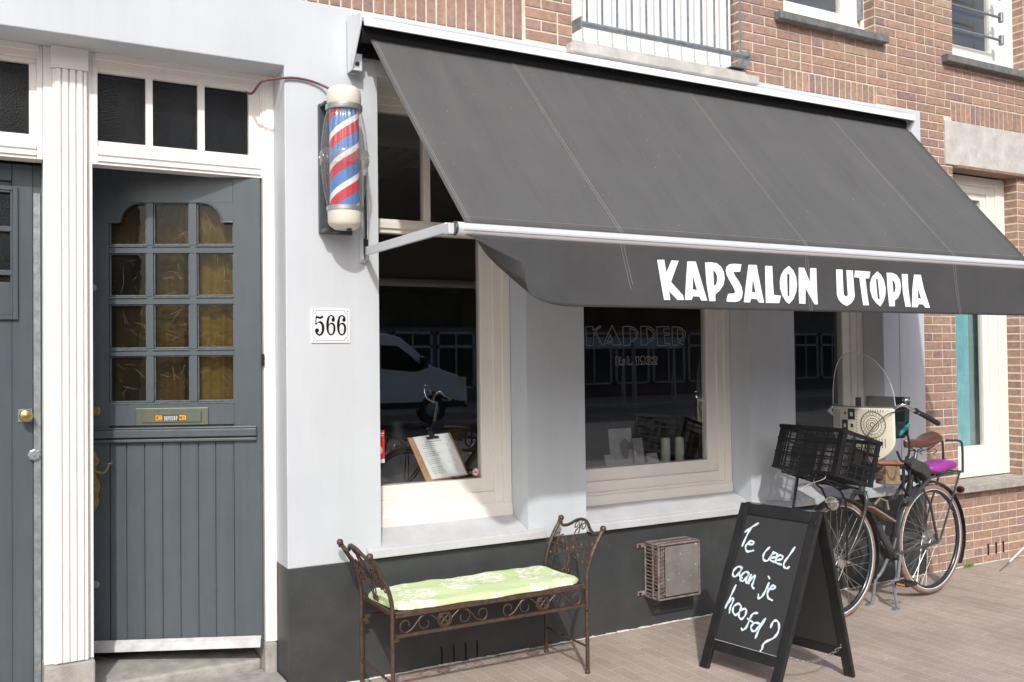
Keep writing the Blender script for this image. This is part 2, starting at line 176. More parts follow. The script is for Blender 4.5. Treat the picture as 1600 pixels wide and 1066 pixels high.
amber = glass('amber_hall_glass', (.62, .55, .4), 1.45, .06, bump=.12, bscale=30, body=((.006, .005, .003), (.05, .038, .014)), bodyw=.35)
interior_wall = mat('olive_interior_wall', (.34, .29, .12), .8)
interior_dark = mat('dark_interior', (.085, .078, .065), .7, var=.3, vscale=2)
hall_dark = mat('dark_hall', (.03, .028, .025), .7)
ceil_m = mat('ceiling_tile', (.42, .42, .4), .9, var=.04)
white_m = mat('clean_white', (.85, .86, .87), .45)
letter_m = mat('white_lettering', (.9, .92, .95), .5)
# ------------------------------------------------------------------ mesh helper
def V(*a): return Vector(a)
def root_of(o):
    while o.parent: o = o.parent
    return o
class MB:
    def __init__(s): s.v = []; s.f = []; s.c = None
    def add(s, vs, fs):
        k = len(s.v); s.v += [tuple(p) for p in vs]; s.f += [tuple(i+k for i in f) for f in fs]; return s
    def box(s, x0, x1, y0, y1, z0, z1):
        x0, x1 = min(x0, x1), max(x0, x1); y0, y1 = min(y0, y1), max(y0, y1); z0, z1 = min(z0, z1), max(z0, z1)
        return s.add([(x0,y0,z0),(x1,y0,z0),(x1,y1,z0),(x0,y1,z0),(x0,y0,z1),(x1,y0,z1),(x1,y1,z1),(x0,y1,z1)],
                     [(3,2,1,0),(4,5,6,7),(0,1,5,4),(1,2,6,5),(2,3,7,6),(3,0,4,7)])
    def obox(s, o, a, b, c):
        """box from corner o spanned by vectors a, b, c"""
        o, a, b, c = map(Vector, (o, a, b, c))
        if a.cross(b).dot(c) < 0: a, b = b, a
        return s.add([o, o+a, o+a+b, o+b, o+c, o+a+c, o+a+b+c, o+b+c],
                     [(3,2,1,0),(4,5,6,7),(0,1,5,4),(1,2,6,5),(2,3,7,6),(3,0,4,7)])
    def bar(s, p, q, w, h, up=(0, 0, 1)):
        p, q = Vector(p), Vector(q); d = q-p; sd_ = d.cross(Vector(up)).normalized(); u = sd_.cross(d).normalized()
        return s.obox(p - sd_*w/2 - u*h/2, d, sd_*w, u*h)
    def quad(s, *p): return s.add(p, [tuple(range(len(p)))])
    def tube(s, pts, r, n=8, closed=False, cap=True):
        pts = [Vector(p) for p in pts]; N = len(pts); rs = r if isinstance(r, (list, tuple)) else [r]*N
        ref = None; vs = []
        for i, p in enumerate(pts):
            if closed: t = pts[(i+1) % N] - pts[i-1]
            else: t = pts[min(i+1, N-1)] - pts[max(i-1, 0)]
            t.normalize()
            if ref is None:
                ref = t.orthogonal().normalized()
            ref = (ref - t*ref.dot(t)); 
            if ref.length < 1e-6: ref = t.orthogonal()
            ref.normalize(); b = t.cross(ref)
            for k in range(n):
                a = 2*pi*k/n; vs.append(p + (ref*cos(a) + b*sin(a))*rs[i])
        fs = []
        for i in range(N if closed else N-1):
            j = (i+1) % N
            for k in range(n):
                fs.append((i*n+k, i*n+(k+1) % n, j*n+(k+1) % n, j*n+k))
        if cap and not closed:
            fs.append(tuple(range(n))[::-1]); fs.append(tuple((N-1)*n+k for k in range(n)))
        return s.add(vs, fs)
    def lathe(s, prof, o, axis=(0, 0, 1), n=32, ref=None):
        """prof: [(radius, height)] along the axis from o"""
        ax = Vector(axis).normalized(); u = Vector(ref).normalized() if ref else ax.orthogonal().normalized(); w = ax.cross(u); o = Vector(o)
        vs = []; fs = []
        for r, h in prof:
            for k in range(n): a = 2*pi*k/n; vs.append(o + ax*h + (u*cos(a) + w*sin(a))*r)
        for i in range(len(prof)-1):
            for k in range(n): fs.append((i*n+k, i*n+(k+1) % n, (i+1)*n+(k+1) % n, (i+1)*n+k))
        if prof[0][0] > 1e-5: fs.append(tuple(range(n))[::-1])
        if prof[-1][0] > 1e-5: fs.append(tuple((len(prof)-1)*n+k for k in range(n)))
        return s.add(vs, fs)
    def sphere(s, c, r, n=16, sc=(1, 1, 1)):
        c = Vector(c); prof = [(r*sin(pi*i/8), -r*cos(pi*i/8)) for i in range(9)]
        k = len(s.v); s.lathe(prof, (0, 0, 0), n=n)
        for i in range(k, len(s.v)): x, y, z = s.v[i]; s.v[i] = (c.x+x*sc[0], c.y+y*sc[1], c.z+z*sc[2])
        return s
    def grid(s, fn, nu, nv, flip=False):
        vs = [fn(i/nu, j/nv) for i in range(nu+1) for j in range(nv+1)]
        fs = []
        for i in range(nu):
            for j in range(nv):
                a = i*(nv+1)+j; q = (a, a+nv+1, a+nv+2, a+1); fs.append(q[::-1] if flip else q)
        return s.add(vs, fs)
    def build(s, name, m, parent=None, smooth=None, bevel=0, solid=0, dbl=False, seg=1):
        base = root_of(parent).location if parent else Vector((0, 0, 0))
        me = bpy.data.meshes.new(name); me.from_pydata([(p[0]-base[0], p[1]-base[1], p[2]-base[2]) for p in s.v], [], s.f)
        me.validate(); 
        if s.c:
            ca = me.color_attributes.new('Col', 'FLOAT_COLOR', 'CORNER')
            for p in me.polygons:
                for li in p.loop_indices: ca.data[li].color = (*s.c[p.index], 1)
        o = bpy.data.objects.new(name, me); COL.objects.link(o); me.materials.append(m)
        if smooth:
            for p in me.polygons: p.use_smooth = True
            me.set_sharp_from_angle(angle=radians(smooth))
        if solid:
            md = o.modifiers.new('solid', 'SOLIDIFY'); md.thickness = solid; md.offset = 0
        if bevel:
            md = o.modifiers.new('bevel', 'BEVEL'); md.width = bevel; md.segments = seg; md.limit_method = 'ANGLE'; md.angle_limit = radians(40)
        if parent: o.parent = parent
        return o
def thing(name, label, cat, loc=(0, 0, 0), group=None):
    o = bpy.data.objects.new(name, None); COL.objects.link(o); o.location = loc; o.empty_display_size = .1
    o['label'] = label; o['category'] = cat
    if group: o['group'] = group
    bpy.context.view_layer.update()
    return o
def tag(o, label, cat, group=None):
    o['label'] = label; o['category'] = cat
    if group: o['group'] = group
    return o
def structure(o): o['kind'] = 'structure'; return o
def poly_fill(polys, extrude=0.0):
    """filled flat shape with holes: returns verts (x, y, z) and faces in its own plane"""
    cu = bpy.data.curves.new('shape', 'CURVE'); cu.dimensions = '2D'; cu.fill_mode = 'BOTH'; cu.extrude = extrude
    for p in polys:
        sp = cu.splines.new('POLY'); sp.points.add(len(p)-1)
        for i, q in enumerate(p): sp.points[i].co = (q[0], q[1], 0, 1)
        sp.use_cyclic_u = True
    ob = bpy.data.objects.new('shape', cu); COL.objects.link(ob)
    bpy.context.view_layer.update()
    me = ob.to_mesh(); vs = [tuple(v.co) for v in me.vertices]; fs = [tuple(p.vertices) for p in me.polygons]
    ob.to_mesh_clear(); bpy.data.objects.remove(ob); bpy.data.curves.remove(cu)
    return vs, fs
def smooth_poly(p, n=3):
    """closed Catmull-Rom through the points; sharp corners stay because the points there lie close together"""
    out = []; N = len(p)
    for i in range(N):
        a, b, c, d = p[i-1], p[i], p[(i+1) % N], p[(i+2) % N]
        for k in range(n):
            t = k/n
            out.append(tuple(.5*((2*b[j]) + (-a[j]+c[j])*t + (2*a[j]-5*b[j]+4*c[j]-d[j])*t*t + (-a[j]+3*b[j]-3*c[j]+d[j])*t**3) for j in (0, 1)))
    return out
def smooth_line(p, n=4):
    if len(p) < 3: return [Vector(q) for q in p]
    P = [Vector(q) for q in p]; P = [P[0]*2-P[1]] + P + [P[-1]*2-P[-2]]; out = []
    for i in range(1, len(P)-2):
        a, b, c, d = P[i-1:i+3]
        for k in range(n):
            t = k/n; out.append(.5*((2*b) + (c-a)*t + (2*a-5*b+4*c-d)*t*t + (3*b-a-3*c+d)*t**3))
    out.append(P[-2]); return out
# ------------------------------------------------------------------ ground
def ground_mat():
    M = bpy.data.materials.new('clinker_paving'); M.use_nodes = True
    n = M.node_tree.nodes; l = M.node_tree.links; b = n['Principled BSDF']; b.inputs['Roughness'].default_value = .82
    b.inputs['Specular IOR Level'].default_value = .3
    tc = n.new('ShaderNodeTexCoord'); mp = n.new('ShaderNodeMapping'); mp.inputs['Rotation'].default_value = (0, 0, radians(90))
    l.new(tc.outputs['Object'], mp.inputs[0])
    wob = n.new('ShaderNodeTexNoise'); wob.inputs['Scale'].default_value = 5; l.new(mp.outputs[0], wob.inputs['Vector'])
    sc = n.new('ShaderNodeVectorMath'); sc.operation = 'SCALE'; sc.inputs[3].default_value = .022; l.new(wob.outputs['Color'], sc.inputs[0])
    ad = n.new('ShaderNodeVectorMath'); ad.operation = 'ADD'; l.new(mp.outputs[0], ad.inputs[0]); l.new(sc.outputs[0], ad.inputs[1])
    br = n.new('ShaderNodeTexBrick'); br.inputs['Scale'].default_value = 1; br.inputs['Brick Width'].default_value = .205
    br.inputs['Row Height'].default_value = .082; br.inputs['Mortar Size'].default_value = .0026; br.inputs['Mortar Smooth'].default_value = .6
    br.inputs['Bias'].default_value = -.1
    br.inputs['Color1'].default_value = (.425, .35, .30, 1); br.inputs['Color2'].default_value = (.37, .30, .255, 1); br.inputs['Mortar'].default_value = (.55, .48, .43, 1)
    l.new(ad.outputs[0], br.inputs['Vector'])
    n2 = n.new('ShaderNodeTexNoise'); n2.inputs['Scale'].default_value = 1.7; n2.inputs['Detail'].default_value = 8; n2.inputs['Roughness'].default_value = .65
    l.new(tc.outputs['Object'], n2.inputs['Vector'])
    mr = n.new('ShaderNodeMapRange'); mr.inputs['From Min'].default_value = .3; mr.inputs['From Max'].default_value = .7; mr.inputs['To Min'].default_value = .8; mr.inputs['To Max'].default_value = 1.14
    l.new(n2.outputs['Fac'], mr.inputs[0])
    n3 = n.new('ShaderNodeTexNoise'); n3.inputs['Scale'].default_value = 90; n3.inputs['Detail'].default_value = 6; l.new(tc.outputs['Object'], n3.inputs['Vector'])
    mr3 = n.new('ShaderNodeMapRange'); mr3.inputs['From Min'].default_value = .3; mr3.inputs['From Max'].default_value = .7; mr3.inputs['To Min'].default_value = .88; mr3.inputs['To Max'].default_value = 1.12
    l.new(n3.outputs['Fac'], mr3.inputs[0])
    mm = n.new('ShaderNodeMath'); mm.operation = 'MULTIPLY'; l.new(mr.outputs[0], mm.inputs[0]); l.new(mr3.outputs[0], mm.inputs[1])
    vm = n.new('ShaderNodeVectorMath'); vm.operation = 'SCALE'; l.new(br.outputs['Color'], vm.inputs[0]); l.new(mm.outputs[0], vm.inputs[3])
    l.new(vm.outputs[0], b.inputs['Base Color'])
    bp = n.new('ShaderNodeBump'); bp.inputs['Strength'].default_value = .5; bp.inputs['Distance'].default_value = .003; bp.invert = True
    l.new(br.outputs['Fac'], bp.inputs['Height'])
    bp2 = n.new('ShaderNodeBump'); bp2.inputs['Strength'].default_value = .35; bp2.inputs['Distance'].default_value = .002
    l.new(n3.outputs['Fac'], bp2.inputs['Height']); l.new(bp.outputs[0], bp2.inputs['Normal']); l.new(bp2.outputs[0], b.inputs['Normal'])
    return M
gm = ground_mat(); speckle(gm, (.64, .6, .55), 7, .05, 1); speckle(gm, (.6, .56, .5), 19, .07, 5); speckle(gm, (.2, .15, .13), 11, .06, 8)
def grid_sheet(x0, x1, y0, y1, z, step):
    nx, ny = max(1, int((x1-x0)/step)), max(1, int((y1-y0)/step))
    return MB().grid(lambda u, v: (x0+(x1-x0)*u, y0+(y1-y0)*v, z), nx, ny)
structure(MB().box(-60, 80, -7.0, .02, -.12, 0).build('pavement', gm))
structure(MB().box(-120, 120, -150, -7.13, -.3, -.12).build('road', mat('asphalt', (.16, .155, .15), .85, var=.15, vscale=3, bump=.4, bscale=80)))
structure(MB().box(-60, 80, -7.13, -7.0, -.3, .004).build('kerb', mat('kerb_stone', (.32, .31, .3), .8, var=.1, vscale=8), bevel=.01))
structure(MB().box(-60, 80, -60, -20.4, -.12, .0).build('far_pavement', gm))
structure(MB().box(-60, 80, .02, 60, -.3, -.02).build('ground', mat('earth', (.15, .13, .11), .9)))
# pale line of dirt and mortar where the wall meets the paving
mb = MB(); x = 1.28; 
while x < 9:
    w = random.uniform(.03, .09); d = random.uniform(.004, .013) * (1.0 if x < 6 else .8)
    mb.quad((x, .0, random.uniform(.005, .012)), (x, -d, .003), (x+w, -random.uniform(.004, .013), .003), (x+w, .0, random.uniform(.005, .012))); x += w
o = mb.build('joint_dirt', mat('pale_grit', (.58, .56, .5), .9, var=.2, vscale=60, bump=.4)); o['kind'] = 'stuff'
# ------------------------------------------------------------------ building
B = thing('town_building', 'brown brick town building with white plastered shop front, charcoal plinth and slate grey doors', 'building')
HB = .0625
def bricks(mb, o, u, n, L, z0, z1, holes=(), soldier=False, seed=0):
    """real bricks on the plane through o along u (length L) facing n; holes are (a0, a1, z0, z1) along u"""
    rnd = random.Random(seed); o, u, n = Vector(o), Vector(u), Vector(n); up = Vector((0, 0, 1))
    if mb.c is None: mb.c = []
    def one(a, b, c, d):
        if b-a < .018 or d-c < .01: return
        j = .0045; a += j; b -= j; c += j; d -= j; e = rnd.uniform(.0, .002); ch = .0025
        if b-a < .008: return
        t = rnd.random(); k = rnd.uniform(.9, 1.1)
        base = (.385, .25, .19) if t < .55 else (.355, .235, .19) if t < .8 else (.41, .265, .19) if t < .9 else (.32, .22, .19) if t < .97 else (.41, .30, .22)
        col = tuple(q*k for q in base)
        J = lambda: rnd.uniform(-.0012, .0012)
        P = []
        for dd, ins in ((0.016, 0), (ch, 0), (0, ch)):
            for (p, q) in ((a+ins, c+ins), (b-ins, c+ins), (b-ins, d-ins), (a+ins, d-ins)):
                P.append(o + u*(p+J()) + up*(q+J()) + n*(-dd + e + .0))
        F_ = [(8, 9, 10, 11)]
        for k0 in (0, 4):
            for i in range(4): F_.append((k0+i, k0+(i+1) % 4, k0+4+(i+1) % 4, k0+4+i))
        mb.add(P, F_); mb.c += [col]*len(F_)
    if soldier:
        a = 0
        while a < L-.02: one(a, min(a+.0585, L), z0, z1); a += .0585
        return
    r = 0; k = round(z0/HB)
    while True:
        c, d = max(z0, k*HB), min(z1, (k+1)*HB)
        if c >= z1-1e-4: break
        zm = (c+d)/2; segs = [(0, L)]
        for h in holes:
            if h[2]-.01 < zm < h[3]+.01:
                ns = []
                for (p, q) in segs:
                    if h[1] <= p or h[0] >= q: ns.append((p, q)); continue
                    if h[0] > p: ns.append((p, h[0]))
                    if h[1] < q: ns.append((h[1], q))
                segs = ns
        for (p, q) in segs:
            a = p; first = True; ph = (k % 2)
            while a < q-.003:
                if first and ph: w = .1075
                else: w = .215 if rnd.random() < .56 else .1075
                if first and not ph: w = .215
                first = False
                if q-(a+w) < .05: w = q-a if q-a < .24 else (q-a)/2
                one(a, min(a+w, q), c, d); a += w
        k += 1
WT = 3.367          # top of the white plaster
# brick front
mb = MB()
winA = (4.61, 5.50, 3.86, 6.2); winB = (6.36, 7.26, 3.83, 6.2); bal = (2.935, 4.22, 3.335, 6.2); lwR = (6.33, 7.13, .60, 3.01)
Hs = [winA, winB, bal, (-3, 5.955, -1, WT), lwR, (6.24, 7.75, 3.01, 3.345)]
X0 = -2.5
sold = [(1.2, 2.62, WT, 3.622), (4.60, 5.50, WT-.002, 3.4975), (6.325, 7.75, 3.345, 3.4975)]
hs = [(h[0]-X0, h[1]-X0, h[2], h[3]) for h in Hs + sold]
bricks(mb, (X0, .004, 0), (1, 0, 0), (0, -1, 0), 11.5-X0-.0, 0, 5.6, hs, seed=3)
for s_ in sold: bricks(mb, (s_[0], .004, 0), (1, 0, 0), (0, -1, 0), s_[1]-s_[0], s_[2], s_[3], soldier=True, seed=5)
# brick reveals
bricks(mb, (7.13, .004, 0), (0, 1, 0), (-1, 0, 0), .13, .60, 3.01, seed=8)
bricks(mb, (5.50, .004, 0), (0, 1, 0), (-1, 0, 0), .13, 3.86, 5.6, seed=9)
bricks(mb, (7.26, .004, 0), (0, 1, 0), (-1, 0, 0), .13, 3.83, 5.6, seed=10)
bricks(mb, (4.22, .004, 0), (0, 1, 0), (-1, 0, 0), .13, 3.39, 5.6, seed=11)
wall = mb.build('brick_wall', brick_m, B)
# mortar bed behind the bricks, cut round the openings
def wall_rects(x0, x1, z0, z1, holes):
    xs = sorted({x0, x1, *[min(max(h[i], x0), x1) for h in holes for i in (0, 1)]}); zs = sorted({z0, z1, *[min(max(h[i], z0), z1) for h in holes for i in (2, 3)]})
    for i in range(len(xs)-1):
        for j in range(len(zs)-1):
            cx, cz = (xs[i]+xs[i+1])/2, (zs[j]+zs[j+1])/2
            if not any(h[0] < cx < h[1] and h[2] < cz < h[3] for h in holes): yield xs[i], xs[i+1], zs[j], zs[j+1]
mb = MB()
for x0, x1, z0, z1 in wall_rects(X0, 11.5, 0, 5.6, [winA, winB, bal, lwR, (-3, 5.95, -1, WT-.003)]): mb.box(x0, x1, .0075, .16, z0, z1)
mb.build('mortar_bed', mortar, wall)
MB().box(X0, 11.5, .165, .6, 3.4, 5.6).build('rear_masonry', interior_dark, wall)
# slots in the brickwork foot
for xs_ in ((6.655, 6.663), (6.755, 6.763), (6.845, 6.853)): pass
for x in (6.66, 6.757, 6.846): MB().box(x-.008, x+.008, -.0005, .003, .06, .145).build('wall_vent', mat('void_black', (.004, .004, .004), .9), wall)
# white plaster front
pts_ = [(X0, 3.03), (1.262, 3.03), (1.262, .598), (1.74, .598), (1.74, 3.045), (2.60, 3.045), (2.60, .598), (2.985, .598), (2.985, 3.045), (4.25, 3.045), (4.25, .598),
        (4.652, .598), (4.652, 3.045), (5.52, 3.045), (5.52, .598), (5.955, .598), (5.955, WT), (X0, WT)]
N = len(pts_); pier = MB(); fv, ff = poly_fill([pts_])
key = {}
for i_, v_ in enumerate(fv): key[i_] = min(range(N), key=lambda q: (pts_[q][0]-v_[0])**2+(pts_[q][1]-v_[1])**2)
tri = [tuple(key[i_] for i_ in f_) for f_ in ff]
def _ccw(f_): a, b, c = (pts_[q] for q in f_[:3]); return (b[0]-a[0])*(c[1]-a[1])-(b[1]-a[1])*(c[0]-a[0]) > 0
tri = [f_ if _ccw(f_) else f_[::-1] for f_ in tri]
pier.add([(x, 0, z) for x, z in pts_] + [(x, .34, z) for x, z in pts_], tri + [tuple(q+N for q in f_[::-1]) for f_ in tri] + [((i+1) % N, i, i+N, (i+1) % N+N) for i in range(N)])
pl = pier.build('plaster_front', plaster, B, bevel=.005, seg=2)
MB().box(5.686, 5.9545, -.006, -.0005, .599, WT-.001).build('corner_strip', plaster, pl, bevel=.002)
# charcoal plinth
mb = MB(); mb.box(1.262, 5.955, .0005, .4, -.05, .5975)
pz = mb.build('plinth', plinth_m, B, bevel=.004)
for x in (2.068, 2.137, 2.207, 2.275): mb = MB(); mb.add([(x-.004, -.001, .0), (x+.005, -.001, .004), (x+.007, -.001, .06), (x+.004, -.001, .105), (x-.005, -.001, .1), (x-.003, -.001, .05)], [(0, 1, 2, 3, 4, 5)]); mb.build('wall_vent', mat('void_black', (.004, .004, .004), .9), pz)
# stone sills of the shop windows: sloped top, nose just proud of the plinth
def sill(x0, x1, xa, xb, name='window_sill'):
    m_ = MB()
    m_.add([(xa, -.035, .606), (xb, -.035, .606), (xb, -.035, .648), (xa, -.035, .648),
            (xa, -.001, .606), (xb, -.001, .606), (xb, -.001, .658), (xa, -.001, .658)],
           [(0, 1, 2, 3), (3, 2, 6, 7), (1, 5, 6, 2), (0, 3, 7, 4), (0, 4, 5, 1), (4, 7, 6, 5)])
    m_.add([(x0, -.0005, .606), (x1, -.0005, .606), (x1, -.0005, .658), (x0, -.0005, .658), (x0, .26, .606), (x1, .26, .606), (x1, .26, .752), (x0, .26, .752)],
           [(0, 1, 2, 3), (3, 2, 6, 7), (1, 5, 6, 2), (0, 3, 7, 4), (4, 7, 6, 5)])
    return m_.build(name, sill_m, B, bevel=.004, seg=2)
sill(1.742, 2.598, 1.66, 2.70); sill(2.987, 4.248, 2.9855, 4.34); sill(4.654, 5.518, 4.341, 5.60)
# shop window frames
def frame_rect(mb, x0, x1, z0, z1, w0, w1, wb, wt, ya, yb):
    mb.box(x0, x0+w0, ya, yb, z0, z1); mb.box(x1-w1, x1, ya, yb, z0, z1)
    mb.box(x0+w0, x1-w1, ya, yb, z0, z0+wb); mb.box(x0+w0, x1-w1, ya, yb, z1-wt, z1)
panes = []
def shop_window(x0, x1, mull):
    z0, z1 = .70, 3.045
    m_ = MB()
    l = .045
    frame_rect(m_, x0, x1, z0, z1, l, .05, .092, .045, .175, .26)       # outer frame
    frame_rect(m_, x0+l, x1-.05, z0+.092, z1-.045, .012, .052, .062, .04, .19, .26)
    frame_rect(m_, x0+l+.012, x1-.102, z0+.154, z1-.085, .01, .072, .076, .032, .207, .26)
    # sloping lower rail
    m_.add([(x0+.001, .165, .70), (x1-.001, .165, .70), (x1-.001, .165, .772), (x0+.001, .165, .772), (x0+.001, .2, .80), (x1-.001, .2, .80)], [(0, 1, 2, 3), (3, 2, 5, 4)])
    m_.box(x0+l+.022, x1-.174, .199, .259, 2.276, 2.351); m_.box(x0+l+.022, x1-.174, .188, .1989, 2.30, 2.335)
    for mx in mull: m_.box(mx-.02, mx+.02, .203, .258, 2.3512, z1-.117)
    w = m_.build('shop_window', cream, B, bevel=.003, seg=2)
    for (a, b) in ((z0+.23, 2.276), (2.351, z1-.117)):
        MB().quad((x0+l+.022, .222, a), (x1-.174, .222, a), (x1-.174, .222, b), (x0+l+.022, .222, b)).build('pane', win, w)
    return w
shop_window(1.742, 2.598, [2.104]); shop_window(2.987, 4.248, [3.60]); shop_window(4.654, 5.518, [5.05])
# interior: ceiling with sunk louvre lights, olive rear wall, dark floor, partitions
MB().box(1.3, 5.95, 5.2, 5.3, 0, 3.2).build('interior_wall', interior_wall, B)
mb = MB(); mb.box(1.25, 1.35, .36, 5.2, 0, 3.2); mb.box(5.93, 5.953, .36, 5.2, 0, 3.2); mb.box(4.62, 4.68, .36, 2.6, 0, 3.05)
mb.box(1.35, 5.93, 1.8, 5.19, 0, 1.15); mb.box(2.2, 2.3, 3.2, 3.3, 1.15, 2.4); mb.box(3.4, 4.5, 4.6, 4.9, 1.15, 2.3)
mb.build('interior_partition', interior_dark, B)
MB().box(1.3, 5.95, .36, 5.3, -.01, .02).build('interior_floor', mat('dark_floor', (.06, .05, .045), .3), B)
cl = MB()
tiles = MB()
x = 1.36
while x < 5.9:
    y = .42
    while y < 5.1:
        tiles.box(x+.006, min(x+1.19, 5.92), y+.006, y+.294+.3, 2.985, 3.0) if not (1.3 < x < 1.5 and 1.5 < y < 2.3) else None
        y += .6
    x += 1.2
c_ = tiles.build('ceiling', ceil_m, B)
MB().box(1.3, 5.94, .36, 5.25, 3.02, 3.04).build('ceiling_void', interior_dark, c_)
def louvre(x0, y0):
    m_ = MB(); frame_ = .03
    m_.box(x0, x0+1.18, y0, y0+.6, 2.99, 3.015)
    for i in range(5): m_.box(x0+.02, x0+1.16, y0+.03+i*.135, y0+.034+i*.135, 2.93, 2.99)
    for i in range(9): m_.box(x0+.03+i*.14, x0+.034+i*.14, y0+.03, y0+.57, 2.93, 2.99)
    m_.build('ceiling_light', mat('louvre_aluminium', (.7, .7, .68), .25, metal=.5), c_)
louvre(1.4, 1.62); louvre(1.9, .95); louvre(3.3, 1.6)
# ------------------------------------------------------------------ entrance recess
# pilaster between the doors
mb = MB()
mb.box(.225, .262, .205, .34, .26, 3.03)
mb.box(.262, .405, .19, .34, .26, 2.93)
for i, x in enumerate((.272, .302, .332, .362)): mb.box(x, x+.024, .178, .19, .265, 2.93)
mb.box(.3905, .4035, .183, .19, .262, 2.93)
mb.box(.405, .428, .212, .60, .26, 3.03)
mb.box(.255, .41, .172, .204, 2.9302, 3.03)
mb.build('pilaster', whitepaint, B, bevel=.003, seg=2)
MB().box(.222, .43, .168, .6, -.02, .259).build('pilaster_foot', stone, B, bevel=.008, seg=2)
# transom light over each door
def transom(x0, x1, panes_x, cut=None):
    m_ = MB()
    frame_rect(m_, x0, x1, 2.515, 3.03, .022, .025, .085, .06, .212, .30)
    a, b = x0+.022, x1-.025
    m_.box(a, b, .203, .2119, 2.56, 2.575); m_.box(a, b, .203, .2119, 2.53, 2.545); m_.box(a-.01, b+.01, .2, .2119, 3.0, 3.03)
    xs = [a] + [q for p in panes_x for q in p] + [b]
    m_.box(a, b, .226, .29, 2.6, 2.628); m_.box(a, b, .226, .29, 2.948, 2.97)
    for i in range(0, len(xs), 2): m_.box(xs[i], xs[i+1], .226, .29, 2.6282, 2.9478)
    w = m_.build('transom_window', whitepaint, B, bevel=.003, seg=2)
    for p in panes_x: MB().quad((p[0], .25, 2.628), (p[1], .25, 2.628), (p[1], .25, 2.948), (p[0], .25, 2.948)).build('pane', hammered, w)
transom(.428, 1.222, [(.452, .662), (.693, .900), (.932, 1.145)])
transom(-.62, .224, [(-.58, -.36), (-.33, -.11), (-.045, .170)])
# right jamb, soffit side and dark hall
mb = MB(); mb.box(1.206, 1.2615, .20, .6, .21, 3.03); mb.box(1.222, 1.2615, .19, .2, .21, 3.03)
mb.build('door_jamb', whitepaint, B, bevel=.003, seg=2)
mb = MB(); mb.box(1.2, 1.2612, .185, .62, -.02, .208); mb.build('jamb_foot', stone, B, bevel=.01, seg=2)
mb = MB(); mb.box(-.619, 1.2613, .603, .64, 2.4, 3.028)
mb.box(-1.5, 1.45, 3.6, 3.7, -.1, 3.2); mb.box(1.263, 1.34, .605, 3.6, -.1, 3.2); mb.box(-1.5, 1.262, .605, 3.65, 2.95, 3.0); mb.box(.3, .36, .605, 3.6, 0, 3.0)
mb.box(-1.5, 1.262, .605, 3.6, -.02, .1)
mb.build('hall_wall', hall_dark, B)
# stone threshold and lower step
mb = MB()
mb.add([(.43, .27, -.02), (1.2, .265, -.02), (1.2, .9, -.02), (.43, .9, -.02), (.43, .27, .112), (1.2, .265, .112), (1.2, .9, .185), (.43, .9, .172)],
       [(3, 2, 1, 0), (4, 5, 6, 7), (0, 1, 5, 4), (1, 2, 6, 5), (2, 3, 7, 6), (3, 0, 4, 7)])
mb.build('threshold', stone, B, bevel=.012, seg=2)
MB().box(-2.5, -.62, 0, .6, .6, 3.0295).build('plaster_front', plaster, B, bevel=.004); MB().box(-2.5, -.62, .0005, .6, -.05, .5995).build('plinth', plinth_m, B, bevel=.004)
MB().box(-.618, .2215, .27, .8, -.02, .118).build('threshold', stone, B, bevel=.012, seg=2)
MB().box(-.6, 1.2605, .012, .2645, -.02, .064).build('door_step', stone, B, bevel=.01, seg=2)
# ---- the ajar street door (own frame: s from hinge to lock, z up, d out of the leaf)
ang = radians(25); Hh = Vector((1.19, .20, 0)); ds_ = Vector((-cos(ang), sin(ang), 0)); dn = Vector((-sin(ang), -cos(ang), 0))
def D(s, d, z): return Hh + ds_*s + dn*d + Vector((0, 0, z))
def dbox(m_, s0, s1, d0, d1, z0, z1): m_.obox(D(s0, d0, z0), ds_*(s1-s0), dn*(d1-d0), (0, 0, z1-z0))
cols = [(.131, .309), (.346, .519), (.553, .732)]; rows = [(1.403, 1.632), (1.666, 1.886), (1.925, 2.139), (2.178, 2.388)]
door = MB()
ss = [0, .131, .309, .346, .519, .553, .732, .88]
for i in (0, 6): dbox(door, ss[i], ss[i+1], -.04, 0, .19, 2.57 if i else 2.512)
dbox(door, .1315, .7315, -.04, 0, 1.29, 1.4025); dbox(door, .1315, .7315, -.04, 0, 2.3885, 2.57)
dbox(door, .1315, .7315, -.04, -.014, .19, 1.2898)
for r0, r1 in ((1.6325, 1.6655), (1.8865, 1.9245), (2.1395, 2.1775)): dbox(door, .1315, .7315, -.034, -.004, r0, r1)
for s0, s1 in ((.3095, .3455), (.5195, .5525)):
    for r0, r1 in rows: dbox(door, s0, s1, -.034, -.004, r0+.0006, r1-.0006)
dleaf = door.build('door', doorp, B, bevel=.0008)
# arched shoulders of the upper outer panes
def shoulder(sa, sb, flip):
    # solid filling above a quarter-round between height 2.29 and 2.388
    pts = []; n_ = 10; z0, z1 = 2.292, 2.389
    inner, outer = (sb, sa) if not flip else (sa, sb)
    sgn = 1 if outer > inner else -1
    w = abs(outer-inner); r = z1-z0
    curve = [(inner + sgn*(.02), z1)] + [(inner + sgn*(.02 + (w-.075)*sin(t)), z0 + (z1-z0)*cos(t)) for t in [pi/2*i/n_ for i in range(1, n_+1)]]
    shape = curve + [(outer, z0), (outer, z1)]
    m_ = MB(); N = len(shape)
    fr = [D(s, -.001, z) for s, z in shape]; bk = [D(s, -.036, z) for s, z in shape]
    m_.add(fr + bk, [tuple(range(N)), tuple(range(2*N-1, N-1, -1))] + [(i, i+N, (i+1) % N + N, (i+1) % N) for i in range(N)])
    edge = [D(s, .003, z) for s, z in curve + [(outer, z0)]]
    m_.tube(edge, .005, 6)
    return m_
shoulder(.131, .309, False).build('arch_panel', doorp, dleaf, smooth=30)
shoulder(.553, .732, True).build('arch_panel', doorp, dleaf, smooth=30)
